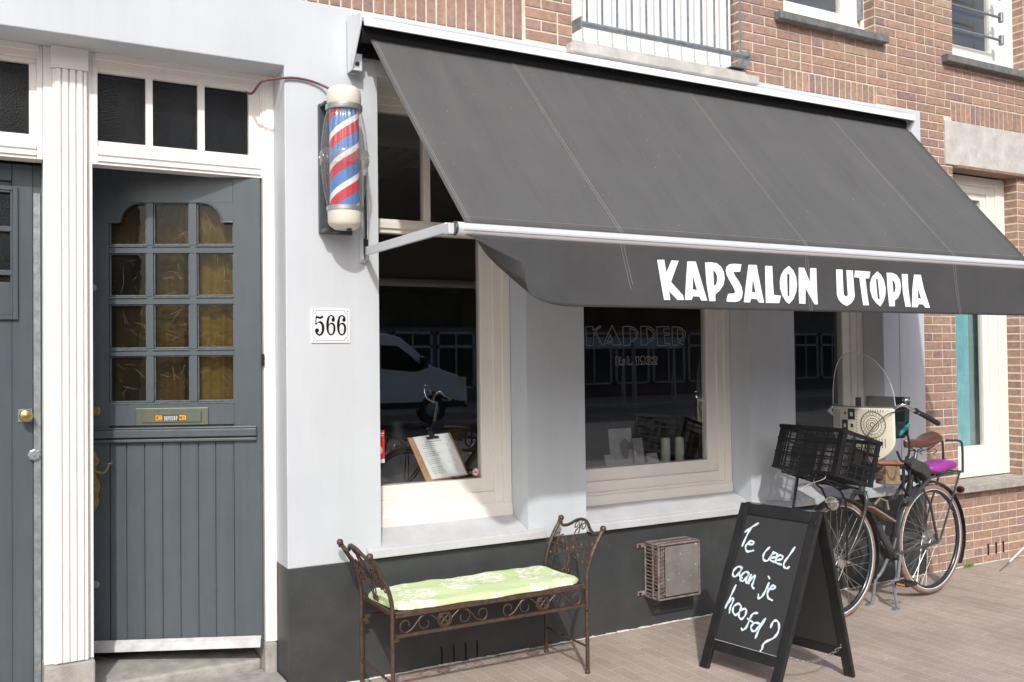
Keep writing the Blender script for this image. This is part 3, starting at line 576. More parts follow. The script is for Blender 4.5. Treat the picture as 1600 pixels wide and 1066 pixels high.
# glazing beads
gb = MB()
for s0, s1 in cols:
    for i, (r0, r1) in enumerate(rows):
        dbox(gb, s0+.001, s1-.001, -.03, -.012, r0+.001, r0+.008); dbox(gb, s0+.001, s0+.006, -.03, -.012, r0+.008, r1-.006); dbox(gb, s1-.006, s1-.001, -.03, -.012, r0+.008, r1-.006)
        dbox(gb, s0+.001, s1-.001, -.03, -.012, r1-.006, r1-.001)
        # moulded rails in front of each row
for r0, r1 in rows:
    dbox(gb, .127, .313, -.0035, .004, r0-.008, r0-.002); dbox(gb, .342, .523, -.0035, .004, r0-.008, r0-.002); dbox(gb, .549, .736, -.0035, .004, r0-.008, r0-.002)
gb.build('glazing_bead', mat('worn_bead_paint', (.16, .19, .2), .3, col2=(.09, .11, .13), vscale=60), dleaf, bevel=.0015)
ndl = MB(); rn = random.Random(5)
for s0, s1 in cols:
    for r0, r1 in rows:
        MB().quad(D(s0, -.026, r0), D(s0, -.026, r1), D(s1, -.026, r1), D(s1, -.026, r0)).build('pane', amber, dleaf)
        for _ in range(9):
            a_, L_ = rn.gauss(.7, .75), rn.uniform(.012, .07); cs_, cz_ = rn.uniform(s0+.012, s1-.012), rn.uniform(r0+.012, r1-.03)
            q0 = (min(max(cs_-cos(a_)*L_/2, s0+.007), s1-.007), min(max(cz_-sin(a_)*L_/2, r0+.01), r1-.008)); q1 = (min(max(cs_+cos(a_)*L_/2, s0+.007), s1-.007), min(max(cz_+sin(a_)*L_/2, r0+.01), r1-.008))
            ndl.bar(D(q0[0], -.0252, q0[1]), D(q1[0], -.0252, q1[1]), rn.uniform(.0004, .0011), .0004, up=dn)
ndl.build('pressed_glass_glints', mat('painted_glass_glint', (.2, .19, .15), .2, spec=.8), dleaf)  # pale strips paint in the needle-like highlights of the textured glass
cu_ = MB(); cu_.grid(lambda u, v: D(.085+.27*u, -.085+.012*sin(u*19)+.004*sin(u*47+v*3), 1.36+1.06*v) , 70, 4); cu_.build('door_curtain', mat('gold_curtain', (.44, .36, .13), .8, var=.15, vscale=8), dleaf, smooth=60)
cu_ = MB(); cu_.grid(lambda u, v: D(.40+.16*u, -.11+.01*sin(u*15), 1.36+1.06*v), 40, 4); cu_.build('door_curtain', mat('brown_curtain', (.2, .145, .06), .8, var=.2, vscale=8), dleaf, smooth=60)
cu_ = MB(); dbox(cu_, .05, .80, -.14, -.13, 2.17, 2.5); cu_.build('blind_board', mat('brown_blind', (.3, .17, .06), .8, var=.25, vscale=5), dleaf)
# boards of the lower half
bd = MB(); s = .02; W_ = .0935
edges = [0.132, .222, .306, .392, .478, .564, .650, .7315]
for i in range(7):
    a, b = edges[i], edges[i+1]; dbox(bd, a+.0035, b-.0035, -.0139, -.005, .243, 1.205)
    dbox(bd, a+.0105, a+.0135, -.0049, -.0035, .243, 1.205)
bd.build('door_board', doorp, dleaf, bevel=.0025, seg=2)
wb = MB(); dbox(wb, .02, .865, .0002, .028, 1.232, 1.27); dbox(wb, .02, .865, .0002, .018, 1.2705, 1.281); dbox(wb, .02, .865, .0002, .02, 1.2085, 1.224)
wb.build('weather_rail', doorp, dleaf, bevel=.004, seg=2)
ks = MB(); ks.add([D(.005, .0004, .195), D(.875, .0004, .195), D(.875, .0004, .247), D(.005, .0004, .247), D(.005, .032, .195), D(.875, .032, .195), D(.875, .02, .232), D(.005, .02, .232)],
   [(0, 3, 2, 1), (4, 5, 6, 7), (0, 1, 5, 4), (7, 6, 2, 3), (0, 4, 7, 3), (1, 2, 6, 5)])
ks.build('kick_rail', mat('slate_rail_highlight', (.62, .62, .61), .14, col2=(.42, .42, .42), vscale=12), dleaf, bevel=.002)  # pale colour paints the white highlight onto the glossy rail
# letterbox
lb = MB(); dbox(lb, .255, .605, .0003, .006, 1.289, 1.375); lbo = lb.build('letterbox', mat('green_patinated_brass', (.2, .2, .15), .38, col2=(.14, .19, .16), metal=.7, vscale=22), dleaf, bevel=.003, seg=2)
f2 = MB(); dbox(f2, .288, .572, .0062, .013, 1.304, 1.358); f2.build('flap', MATS['green_patinated_brass'], lbo, bevel=.002)
st = MB(); dbox(st, .358, .51, .0132, .0138, 1.313, 1.341); sto = st.build('sticker', mat('black_print', (.01, .01, .01), .4), lbo)
# NEE / NEE blocks and white small print
def dtext(m_, strokes, s0, z0, h, w, d, t):
    for p, q in strokes:
        a = D(s0 - p[0]*w, d, z0+p[1]*h); b = D(s0 - q[0]*w, d, z0+q[1]*h); m_.bar(a, b, t, .0003, up=dn)
Ns = [((0, 0), (0, 1)), ((0, 1), (1, 0)), ((1, 0), (1, 1))]; Es = [((0, 0), (0, 1)), ((0, 1), (1, 1)), ((0, .5), (.8, .5)), ((0, 0), (1, 0))]
ob = MB(); dbox(ob, .474, .508, .0139, .0142, 1.315, 1.339); dbox(ob, .36, .394, .0139, .0142, 1.315, 1.339); ob.build('orange_label', mat('orange_print', (.85, .4, .03), .4), sto)
for s0 in (.505, .391):
    tx = MB()
    for k, L_ in enumerate((Ns, Es, Es)): dtext(tx, L_, s0-.0102*k, 1.319, .016, .0072, .0145, .0022)
    tx.build('black_lettering', mat('black_print', (.01, .01, .01), .4), sto)
tx = MB(); rr = random.Random(4)
for k, z in enumerate((1.334, 1.328, 1.322, 1.316)):
    a = .466
    while a > .402:
        w = rr.uniform(.004, .009); dbox(tx, a-w, a, .0139, .0142, z-.0011, z+.0016); a -= w+.0025
tx.build('small_print', white_m, sto)
# lever, locks
lv = MB()
esc = [(.795, 1.17), (.785, 1.14), (.772, 1.12), (.785, 1.10), (.79, 1.05), (.775, 1.02), (.77, .99), (.782, .96), (.775, .92), (.79, .885), (.805, .87), (.82, .89), (.83, .93), (.825, .98), (.832, 1.03), (.825, 1.09), (.83, 1.13), (.815, 1.16)]
N = len(esc); lv.add([D(s, .012, z) for s, z in esc] + [D(s, .0005, z) for s, z in esc], [tuple(range(N)), tuple(range(2*N-1, N-1, -1))] + [(i, i+N, (i+1) % N+N, (i+1) % N) for i in range(N)])
lv.tube(smooth_line([D(.80, .012, 1.085), D(.80, .045, 1.087), D(.775, .055, 1.075), D(.745, .056, 1.068), D(.725, .056, 1.085), D(.715, .056, 1.107)]), [.006]*4+[.007]*8+[.0055]*9, 8)
lv.sphere(D(.712, .056, 1.113), .015, 12, (1.1, .9, .45))
lv.build('door_handle', brass, dleaf, smooth=40)
lk = MB(); lk.lathe([(.024, .0003), (.024, .008), (.02, .012), (.008, .012), (.008, .018), (0, .018)], D(.795, 0, 1.365), dn, 20)
lk.build('lock', brass, dleaf, smooth=30)
lk = MB(); lk.lathe([(.018, .0003), (.018, .008), (.0, .012)], D(.795, 0, .52), dn, 16); lk.lathe([(.018, .0003), (.018, .008), (.0, .012)], D(.805, 0, 1.97), dn, 16)
lk.build('lock', galv, dleaf, smooth=30)
hg = MB(); hg.box(1.196, 1.206, .188, .2, 1.575, 1.635); hg.build('hinge', blackm, B)
# ---- left neighbour door (closed)
ld = MB(); ld.box(-.60, .104-.0, .33, .37, .12, 1.97); ld.box(.104, .1885, .33, .37, .12, 2.51); ld.box(.1887, .2245, .331, .37, .12, 2.51); ld.box(-.6, .1035, .33, .37, 2.43, 2.51); ld.box(-.6, .1035, .345, .37, 1.9705, 2.4295)
ldo = ld.build('door', doorp, B, bevel=.003)
ldo['label'] = 'left neighbouring closed slate grey door'
m_ = MB()
frame_rect(m_, -.2, .127, 1.80, 2.405, .02, .02, .02, .02, .315, .3295); frame_rect(m_, -.18, .107, 1.82, 2.385, .01, .01, .01, .01, .32, .329)
for z in (2.012, 2.21): m_.box(-.18, .107, .318, .344, z-.012, z+.012)
m_.build('glazing_bead', doorp, ldo, bevel=.002)
for z0, z1 in ((1.822, 2.0), (2.024, 2.198), (2.222, 2.384)): MB().quad((-.18, .335, z0), (.104, .335, z0), (.104, .335, z1), (-.18, .335, z1)).build('pane', hammered, ldo)
ms = MB(); ms.box(.19, .218, .322, .37, .12, 2.38)
for k in range(13): ms.lathe([(.004, 0), (.004, .002), (0, .003)], (.203, .322, .25+k*.165), (0, -1, 0), 8)
ms.build('security_strip', galv, ldo)
kn = MB(); kn.box(.125, .185, .3245, .33, 1.335, 1.395); kn.build('knob_plate', galv, ldo, bevel=.002)
kn = MB(); kn.lathe([(.010, 0), (.010, .02), (.024, .03), (.029, .042), (.026, .054), (.014, .06), (0, .062)], (.158, .3245, 1.365), (0, -1, 0), 20)
kn.build('door_knob', brass, ldo, smooth=40)
kn = MB(); kn.lathe([(.028, 0), (.028, .006), (.02, .01), (.02, .016), (0, .016)], (.192, .3215, 1.185), (0, -1, 0), 8, ref=(1, 0, 0)); kn.box(.187, .197, .3, .306, 1.182, 1.187)
kn.build('lock', galv, ldo, smooth=20)
# ------------------------------------------------------------------ upper windows, balcony, right-hand window
m_ = MB()
frame_rect(m_, 4.62, 5.51, 3.862, 5.55, .06, .12, .075, .06, .10, .17); frame_rect(m_, 4.68, 5.39, 3.937, 5.49, .05, .11, .075, .06, .115, .165)
wA = m_.build('upper_window', whitepaint, B, bevel=.004)
MB().quad((4.73, .14, 4.012), (5.28, .14, 4.012), (5.28, .14, 5.43), (4.73, .14, 5.43)).build('pane', win, wA)
m_ = MB(); m_.box(5.425, 5.445, .06, .1, 3.98, 4.6); m_.build('window_stay', galv, wA)
m_ = MB()
frame_rect(m_, 6.37, 7.265, 3.832, 5.55, .04, .15, .09, .06, .10, .17); frame_rect(m_, 6.41, 7.115, 3.922, 5.49, .02, .13, .07, .06, .115, .165)
wB = m_.build('upper_window', whitepaint, B, bevel=.004)
MB().quad((6.43, .14, 3.992), (6.985, .14, 3.992), (6.985, .14, 5.43), (6.43, .14, 5.43)).build('pane', win, wB)
for z in (4.062, 4.242, 4.42):
    g_ = MB(); g_.tube([(6.36, .02, z), (6.975, .02, z)], .0095, 10); g_.build('guard_bar', galv, wB, smooth=40)
    g_ = MB(); g_.box(6.965, 6.995, .0, .035, z-.04, z+.04); g_.build('bar_plate', galv, wB, bevel=.006)
cur = MB(); cur.grid(lambda u, v: (6.42+.30*u, .30+.012*sin(u*26), 3.95+1.5*v), 60, 1); cur.build('curtain', mat('lilac_net', (.55, .57, .7), .8), wB, smooth=60)
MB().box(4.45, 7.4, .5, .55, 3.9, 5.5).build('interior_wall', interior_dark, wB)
def brick_sill(x0, x1, z0, z1, nose, m__, back=.11, drop=0):
    k = MB(); k.add([(x0, -nose, z0-drop), (x1, -nose, z0-drop), (x1, back, z0), (x0, back, z0), (x0, -nose, z1-drop), (x1, -nose, z1-drop), (x1, back, z1+.02), (x0, back, z1+.02)],
        [(3, 2, 1, 0), (4, 5, 6, 7), (0, 1, 5, 4), (1, 2, 6, 5), (2, 3, 7, 6), (3, 0, 4, 7)])
    return k.build('window_sill', m__, B, bevel=.004)
brick_sill(4.52, 5.575, 3.80, 3.852, .055, bluestone, .098); brick_sill(6.225, 7.42, 3.77, 3.824, .055, bluestone, .098)
brick_sill(6.235, 7.3, .565, .615, .075, mat('sandy_sill_stone', (.42, .4, .36), .8, col2=(.28, .26, .23), vscale=14, bump=.7), .118)
MB().box(6.24, 7.75, -.006, .16, 3.0105, 3.344).build('stone_lintel', concrete, B, bevel=.004)
MB().box(6.335, 7.3, -.035, .1, 2.985, 3.0100).build('lintel_board', mat('weathered_wood', (.3, .2, .14), .8, col2=(.2, .14, .1), vscale=20), B, bevel=.003)
m_ = MB(); frame_rect(m_, 6.332, 7.128, .64, 2.98, .03, .11, .125, .07, .115, .19); frame_rect(m_, 6.362, 7.018, .765, 2.91, .05, .10, .06, .06, .128, .185)
frame_rect(m_, 6.412, 6.918, .825, 2.85, .03, .07, .05, .05, .138, .18)
wR = m_.build('lower_window', cream, B, bevel=.004, seg=2)
MB().quad((6.42, .16, .875), (6.85, .16, .875), (6.85, .16, 2.80), (6.42, .16, 2.80)).build('pane', win, wR)
teal = mat('teal_curtain', (.25, .54, .60), .75, var=.12, vscale=5)
cur = MB(); cur.grid(lambda u, v: (6.3+.46*u, .205+.01*sin(u*44)+.004*sin(u*101), .86+1.7*v), 110, 1); cur.build('curtain', teal, wR, smooth=60)
cur = MB(); cur.grid(lambda u, v: (6.69+.29*u, .235+.008*sin(u*30), .86+1.7*v), 30, 1); cur.build('net_curtain', mat('pale_net', (.26, .36, .34), .8), wR, smooth=60)
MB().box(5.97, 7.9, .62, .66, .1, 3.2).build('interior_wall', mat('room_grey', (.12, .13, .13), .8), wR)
# french balcony: concrete base, white boarded panel, galvanised railing
m_ = MB(); m_.box(2.89, 4.33, -.05, .2, 3.338, 3.39); m_.box(2.925, 4.235, -.03, .15, 3.3905, 3.412)
m_.build('balcony_slab', concrete, B, bevel=.006, seg=2)
m_ = MB(); m_.box(2.94, 4.215, .07, .16, 3.4125, 3.475); m_.box(2.94, 4.215, .055, .0698, 3.4125, 3.44)
x = 2.94
while x < 4.2:
    m_.box(x+.002, min(x+.05, 4.214), .082, .15, 3.476, 5.5); x += .052
m_.box(2.95, 4.205, .1, .14, 3.4, 5.5); m_.build('white_boarding', mat('gloss_white_boards', (.88, .87, .85), .35), B, bevel=.004)
m_ = MB(); m_.tube([(2.945, -.06, 3.498), (4.235, -.06, 3.498)], .017, 14)
m_.box(2.934, 2.94, -.085, .02, 3.46, 3.53); m_.box(4.21, 4.216, -.085, .02, 3.44, 3.53); m_.box(4.1, 4.22, -.05, .06, 3.425, 3.431)
for i in range(12): m_.box(2.99+i*.1058, 2.998+i*.1058, -.066, -.054, 3.51, 4.5)
m_.tube([(2.94, -.06, 4.5), (4.22, -.06, 4.5)], .02, 12)
m_.build('balcony_railing', galv, B, smooth=35)
# ------------------------------------------------------------------ awning
A_ = thing('awning', 'wide charcoal drop-arm awning reading KAPSALON UTOPIA over the shop windows', 'awning', (3.6, 0, 3.2))
m_ = MB()
prof = [(-.003, 3.315), (-.06, 3.312), (-.125, 3.292), (-.19, 3.262), (-.2, 3.25), (-.2, 3.222), (-.19, 3.222), (-.185, 3.245), (-.12, 3.275), (-.06, 3.295), (-.003, 3.298)]
N = len(prof); vs = [(1.60, y, z) for y, z in prof] + [(5.63, y, z) for y, z in prof]
m_.add(vs, [(i, (i+1) % N, (i+1) % N+N, i+N) for i in range(N)] + [tuple(range(N))[::-1], tuple(range(N, 2*N))])
m_.build('hood', mat('awning_hood_white', (.84, .86, .9), .4), A_, smooth=50)
m_ = MB(); m_.add([(1.66, -.158, 3.2835), (5.60, -.158, 3.2835), (5.60, -.108, 3.3035), (1.66, -.108, 3.3035)], [(0, 1, 2, 3)]); m_.build('hood_shade_strip', mat('painted_hood_shade', (.43, .44, .46), .5), A_, solid=.001)  # added ribbon: shade on the hood slope painted as a grey strip
for x, t in ((1.578, .022), (5.632, .022)):
    b_ = MB(); pr = [(-.003, 3.325), (-.205, 3.275), (-.205, 3.215), (-.075, 3.035), (-.003, 3.035)]; N = len(pr)
    b_.add([(x, y, z) for y, z in pr] + [(x+.006, y, z) for y, z in pr], [tuple(range(N)), tuple(range(N, 2*N))[::-1]] + [(i, i+N, (i+1) % N+N, (i+1) % N) for i in range(N)])
    b_.box(x, x+.055, -.075, -.068, 3.035, 3.12); b_.box(x, x+.05, -.012, -.002, 3.036, 3.3)
    b_.build('side_bracket', alu, A_, bevel=.002)
    b_ = MB(); b_.lathe([(.011, 0), (.011, .006), (0, .008)], (x+.028, -.0755, 3.068), (0, -1, 0), 6); b_.build('bolt', blackm, A_)
m_ = MB(); m_.tube([(1.61, -.105, 3.205), (5.63, -.105, 3.205)], .036, 20); m_.build('roller', mat('roller_black', (.012, .012, .012), .7), A_, smooth=40)
m_ = MB(); m_.box(1.605, 5.63, -.03, -.02, 3.12, 3.29); m_.build('back_plate', black, A_)
BY, BZ = -1.05, 2.13
fxl = lambda t: 1.652 + .048*t; fxr = lambda t: 5.655 - .135*t
def fab(u, v):
    x = fxl(v) + (fxr(v)-fxl(v))*u
    y = -.125 + (BY-.012+.125)*v; z = 3.19 + (BZ+.024-3.19)*v - .012*sin(pi*v) - .003*sin(u*22)*sin(pi*v)
    return (x, y, z)
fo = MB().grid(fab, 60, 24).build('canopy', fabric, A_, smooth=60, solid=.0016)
def onfab(x, v, e=.0022):
    u = (x-fxl(v))/(fxr(v)-fxl(v)); p = Vector(fab(u, v)); return p + Vector((0, -.72, .69))*e
seam_m = mat('grey_thread', (.36, .36, .35), .8)
sm = MB()
def stitches(x0, x1, v0, v1, n):
    for k in range(n):
        a, b = v0+(v1-v0)*k/n, v0+(v1-v0)*(k+.62)/n
        p, q = onfab(x0+(x1-x0)*a, a), onfab(x0+(x1-x0)*b, b); sm.bar(p, q, .0018, .0008, up=(0, -.7, .7))
for xt, xb in ((2.46, 2.485), (3.67, 3.64), (4.86, 4.815)):
    for e in (-.008, .008): stitches(xt+e, xb+e, .0, 1, 150)
for e in (.018, .028): stitches(1.652+e, 1.70+e, 0, 1, 150)
for k in range(420):
    a = 1.71+3.8*k/420; sm.bar(onfab(a, .972), onfab(a+.0055, .972), .0015, .0008, up=(0, -.7, .7))
sm.build('stitching', seam_m, fo)
for xt, xb in ((2.46, 2.485), (3.67, 3.64), (4.86, 4.815)):
    fs_ = MB()
    for k in range(24):
        a, b = k/24, (k+1)/24
        p0, p1 = onfab(xt+(xb-xt)*a-.012, a, .001), onfab(xt+(xb-xt)*a+.012, a, .001); q0, q1 = onfab(xt+(xb-xt)*b-.012, b, .001), onfab(xt+(xb-xt)*b+.012, b, .001)
        fs_.quad(p0, p1, q1, q0)
    fs_.build('seam', fabric, fo, solid=.0008)
# front bar: rounded aluminium profile
m_ = MB(); n_ = 16
pr = [(.021*cos(a)*1.0, .028*sin(a)) for a in [2*pi*k/n_ for k in range(n_)]]
for x0, x1 in ((1.665, 5.56),):
    vs = [(x0, BY+p, BZ+q) for p, q in pr] + [(x1, BY+p, BZ+q) for p, q in pr]
    m_.add(vs, [(i, (i+1) % n_, (i+1) % n_+n_, i+n_) for i in range(n_)] + [tuple(range(n_))[::-1], tuple(range(n_, 2*n_))])
m_.box(1.69, 5.54, BY-.0245, BY-.012, BZ-.006, BZ+.0025)
m_.build('front_bar', alu2, A_, smooth=60)
for x in (1.652, 5.561):
    m_ = MB(); m_.lathe([(.027, 0), (.03, .004), (.03, .01), (.026, .013)], (x, BY, BZ), (1, 0, 0), 16)
    ec = m_.build('end_cap', mat('cap_grey', (.05, .05, .055), .4), A_, smooth=40)
    if x < 2:
        m_ = MB()
        for z in (BZ-.018, BZ+.018): m_.lathe([(.0035, 0), (.0035, .003), (0, .003)], (1.652, BY-.006, z), (-1, 0, 0), 8)
        m_.build('screws', chrome, ec)
for xa, xt in ((1.655, 1.640), (5.645, 5.575)):
    m_ = MB(); m_.bar((xa, -.06, 2.142), (xt, BY+.03, 2.135), .018, .042); m_.box(xt-.012, xt+.018, BY-.008, BY+.04, BZ-.024, BZ+.02)
    m_.build('drop_arm', alu, A_, bevel=.003, seg=2)
    m_ = MB(); m_.box(xa-.02, xa+.008, -.02, -.002, 2.09, 2.72); m_.box(xa-.02, xa-.016, -.055, -.02, 2.10, 2.6); m_.box(xa+.004, xa+.008, -.055, -.02, 2.10, 2.6)
    m_.build('wall_rail', alu, A_, bevel=.002)
    m_ = MB(); m_.tube([(xa-.002, -.05, 2.15), (xa-.004, -.05, 2.52)], .007, 8); m_.box(xa-.018, xa+.006, -.06, -.04, 2.13, 2.20); m_.build('spring', blackm, A_, smooth=40)
# valance, its left end curled outwards
VH = .29
BK_ = [(1.70, 1.862, -1.25, 1.985), (1.745, 1.868, -1.255, 1.945), (1.79, 1.875, -1.245, 1.902), (1.845, 1.915, -1.215, 1.858), (1.93, 1.998, -1.165, 1.836), (2.05, 2.095, -1.125, 1.827), (2.25, 2.265, -1.108, 1.8215)]
BKs = []
for i_ in range(len(BK_)-1):
    P0, P1, P2, P3 = BK_[max(0, i_-1)], BK_[i_], BK_[i_+1], BK_[min(len(BK_)-1, i_+2)]
    for k_ in range(8):
        t_ = k_/8; BKs.append(tuple(.5*(2*P1[j]+(P2[j]-P0[j])*t_+(2*P0[j]-5*P1[j]+4*P2[j]-P3[j])*t_*t_+(3*P1[j]-P0[j]-3*P2[j]+P3[j])*t_**3) for j in range(4)))
VT, VZ = BY-.008, BZ-.022
def vhang(x, v):
    th = .10*(.55+.45*v); w = .004*sin(x*9.0)*v + .003*sin(x*23+1)*v
    return Vector((x, VT-VH*v*sin(th)+w, VZ-VH*v*cos(th)))
def valf(u, v):
    x = 1.70 + (.55*(u/.4) if u < .4 else .55 + 3.28*(u-.4)/.6)
    if x >= 2.2499: return vhang(x, v)
    for i in range(len(BKs)):
        if i == len(BKs)-1 or BKs[i+1][0] > x: break
    A0 = BKs[i]; A1 = BKs[i+1] if i+1 < len(BKs) else (2.25, *vhang(2.25, 1)); t = (x-A0[0])/max(1e-6, A1[0]-A0[0])
    bt = Vector([A0[j]+(A1[j]-A0[j])*t for j in (1, 2, 3)]); tp = vhang(x, 0); k = min(1, max(0, (x-1.95)/.3)); k = k*k*(3-2*k)
    p = tp.lerp(bt, v) + Vector((-.01, .055, -.02))*sin(pi*v)*(1-max(0, min(1, (x-1.78)/.3)))*min(1, (x-1.7)/.05)
    return p.lerp(vhang(x, v), k)
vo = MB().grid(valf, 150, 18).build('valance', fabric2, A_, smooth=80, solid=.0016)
def val_y(x, z):  # matches the hanging part of valf
    v = max(0, min(1, (VZ-z)/(VH*.996))); return vhang(x, v).y
import bmesh
def on_valance(polys, name, m__, off=.0035):
    vs, fs = poly_fill(polys); bm = bmesh.new()
    bv = [bm.verts.new(v) for v in vs]
    for f in fs:
        try: bm.faces.new([bv[i] for i in f])
        except ValueError: pass
    for k in range(0, 120):
        c = 1.7+.035*k
        bmesh.ops.bisect_plane(bm, geom=bm.verts[:]+bm.edges[:]+bm.faces[:], plane_co=(c, 0, 0), plane_no=(1, 0, 0), dist=1e-5)
    for k in range(0, 8):
        bmesh.ops.bisect_plane(bm, geom=bm.verts[:]+bm.edges[:]+bm.faces[:], plane_co=(0, 1.82+.035*k, 0), plane_no=(0, 1, 0), dist=1e-5)
    q = MB(); bm.verts.index_update(); q.add([(v.co.x, val_y(v.co.x, v.co.y)-off, v.co.y) for v in bm.verts], [tuple(v.index for v in f.verts) for f in bm.faces])
    bm.free(); return q.build(name, m__, vo)
for L_ in T['VAL']: on_valance(L_, 'letter', letter_m)
for xb in (2.485, 3.64, 4.815):
    sm = MB()
    for e in (-.008, .008):
        for k in range(44):
            v0, v1 = k/44, (k+.62)/44
            p = [(xb+e+ (.06*v if xb < 3 else .0*v), val_y(xb+e, VZ-VH*v)-.0022, VZ-VH*v*.995) for v in (v0, v1)]; sm.bar(p[0], p[1], .0018, .0006, up=(0, 1, 0))
    sm.build('stitching', seam_m, vo)
# ------------------------------------------------------------------ barber pole
P_ = thing('barber_pole', 'red white and blue striped barber pole in fluted clear glass on the white wall', 'barber pole', (1.505, 0, 2.25))
px, py = 1.508, -.155
m_ = MB(); m_.box(1.425, 1.592, -.028, -.001, 2.222, 2.86); m_.box(1.428, 1.50, -.1, -.0285, 2.222, 2.240); m_.box(1.428, 1.50, -.1, -.0285, 2.842, 2.858)
m_.build('back_plate', mat('dark_grey_plate', (.06, .07, .08), .4), P_, bevel=.003)
ivory = mat('ivory_enamel', (.72, .70, .60), .32, var=.04, vscale=12)
m_ = MB(); m_.lathe([(.077, 2.828), (.082, 2.84), (.082, 2.878), (.078, 2.9), (.066, 2.912), (.04, 2.917), (0, 2.918)], (px, py, 0), n=40); m_.build('top_cap', ivory, P_, smooth=35)
m_ = MB(); m_.lathe([(.0, 2.228), (.052, 2.230), (.075, 2.247), (.081, 2.262), (.083, 2.315)], (px, py, 0), n=40); m_.build('bottom_cap', ivory, P_, smooth=35)
m_ = MB(); m_.lathe([(.012, -.006), (.014, .0), (.014, .004)], (px+.01, py-.03, 2.228), n=8); m_.build('cap_screw', black, P_)
for pr_ in ([(.087, 2.8), (.0885, 2.806), (.0885, 2.826), (.084, 2.829)], [(.083, 2.314), (.0875, 2.317), (.0875, 2.336), (.084, 2.338)]):
    m_ = MB(); m_.lathe(pr_, (px, py, 0), n=40); m_.build('collar_ring', mat('satin_steel', (.5, .52, .52), .35, metal=.7), P_, smooth=35)
def stripe_mat():
    M = bpy.data.materials.new('striped_cylinder'); M.use_nodes = True; n = M.node_tree.nodes; l = M.node_tree.links; b = n['Principled BSDF']
    a = n.new('ShaderNodeAttribute'); a.attribute_name = 'Col'; l.new(a.outputs['Color'], b.inputs['Base Color']); b.inputs['Roughness'].default_value = .35; return M
m_ = MB(); m_.c = []; NA, NZ = 180, 200; R = .071; z0, z1 = 2.335, 2.805
def scol(a, z):
    # right-hand rising stripes: red white blue
    t = ((z - z0) - (a/(2*pi))*.21*1.0) / .105 % 1.0
    t = ((z-z0)*1.0 - a/(2*pi)*.29 + .03) / .145 % 1.0
    return (.58, .03, .05) if t < .37 else (.85, .85, .85) if t < .58 else (.08, .22, .55)
vs = [(px+R*cos(2*pi*i/NA), py+R*sin(2*pi*i/NA), z0+(z1-z0)*j/NZ) for i in range(NA) for j in range(NZ+1)]; fs = []
for i in range(NA):
    for j in range(NZ): fs.append((i*(NZ+1)+j, ((i+1) % NA)*(NZ+1)+j, ((i+1) % NA)*(NZ+1)+j+1, i*(NZ+1)+j+1)); m_.c.append(scol(2*pi*i/NA, z0+(z1-z0)*j/NZ))
m_.add(vs, fs); m_.build('striped_cylinder', stripe_mat(), P_, smooth=40)
m_ = MB()
def shell(u, v):
    a = 2*pi*u; z = 2.338+(2.802-2.338)*v; r = .079+.032*sin(pi*v)**.75*(1) ; r += .0022*cos(a*24)
    return (px+r*cos(a), py+r*sin(a), z)
m_.grid(shell, 192, 40)
gl2 = glass('fluted_glass', (.96, .965, .96), 1.5, .1, body=((.6, .6, .58), (.75, .75, .74)), bodyw=.07)
m_.build('glass_shade', gl2, P_, smooth=60)
m_ = MB(); m_.lathe([(.1135, 2.535), (.117, 2.54), (.117, 2.598), (.1135, 2.603)], (px, py, 0), n=48)
for i in range(12):
    a = 2*pi*i/12+.1; c = Vector((px+.1175*cos(a), py+.1175*sin(a), 2.569)); d = Vector((cos(a), sin(a), 0)); m_.tube([c + (d.cross(Vector((0, 0, 1)))*cos(t)+Vector((0, 0, 1))*sin(t))*.018 for t in [2*pi*k/16 for k in range(16)]], .0028, 6, closed=True)
m_.build('glass_ring', gl2, P_, smooth=40)
cb = MB(); cb.tube(smooth_line([(1.125, .19, 2.93), (1.132, .10, 2.905), (1.15, -.004, 2.935), (1.20, -.012, 2.952), (1.29, -.012, 2.972), (1.37, -.013, 2.972), (1.44, -.02, 2.955), (1.475, -.05, 2.93), (1.495, -.1, 2.905)], 6), .006, 8)
cb.build('power_cable', mat('brown_cable', (.16, .06, .055), .45), P_, smooth=60)
# ------------------------------------------------------------------ number plate 566
N_ = MB(); N_.grid(lambda u, v: (1.385+.196*u, -.006-.005*(1-(2*u-1)**2)*(1-(2*v-1)**2), 1.686+.168*v), 16, 16)
# the plate is slightly domed enamel with its digits on it
dome = lambda x, z: -.006-.005*(1-(2*(x-1.385)/.196-1)**2)*(1-(2*(z-1.686)/.168-1)**2)
NB = thing('house_number_sign', 'white enamel plate with black number 566 on the white wall', 'sign', (1.483, -.003, 1.77))
N_.box(1.385, 1.581, -.0058, -.0005, 1.686, 1.854); N_.build('plate', mat('white_enamel', (.86, .86, .87), .15, coat=.5), NB, smooth=30)
def flat_on(polys, name, m__, yf, par, off):
    vs, fs = poly_fill(polys); q = MB(); q.add([(v[0], yf(v[0], v[1])-off, v[1]) for v in vs], [tuple(f) for f in fs]); return q.build(name, m__, par)
ink = mat('black_enamel', (.012, .012, .016), .2)
for dg in T['NUM']: flat_on([smooth_poly(p, 3) for p in dg], 'digit', ink, dome, NB, .0016)
br_ = MB(); bp_ = T['BORD'][0]
for i in range(len(bp_)):
    a, b = bp_[i], bp_[(i+1) % len(bp_)]; br_.bar((a[0], dome(*a)-.0012, a[1]), (b[0], dome(*b)-.0012, b[1]), .0016, .0006, up=(0, 1, 0))
br_.build('border_line', mat('grey_line', (.12, .12, .13), .3), NB)
sc_ = MB()
for x in (1.3955, 1.5705):
    for z in (1.697, 1.843): sc_.lathe([(.0035, 0), (.003, .002), (0, .0025)], (x, -.0065, z), (0, -1, 0), 10)
sc_.build('screw', galv, NB, smooth=40)
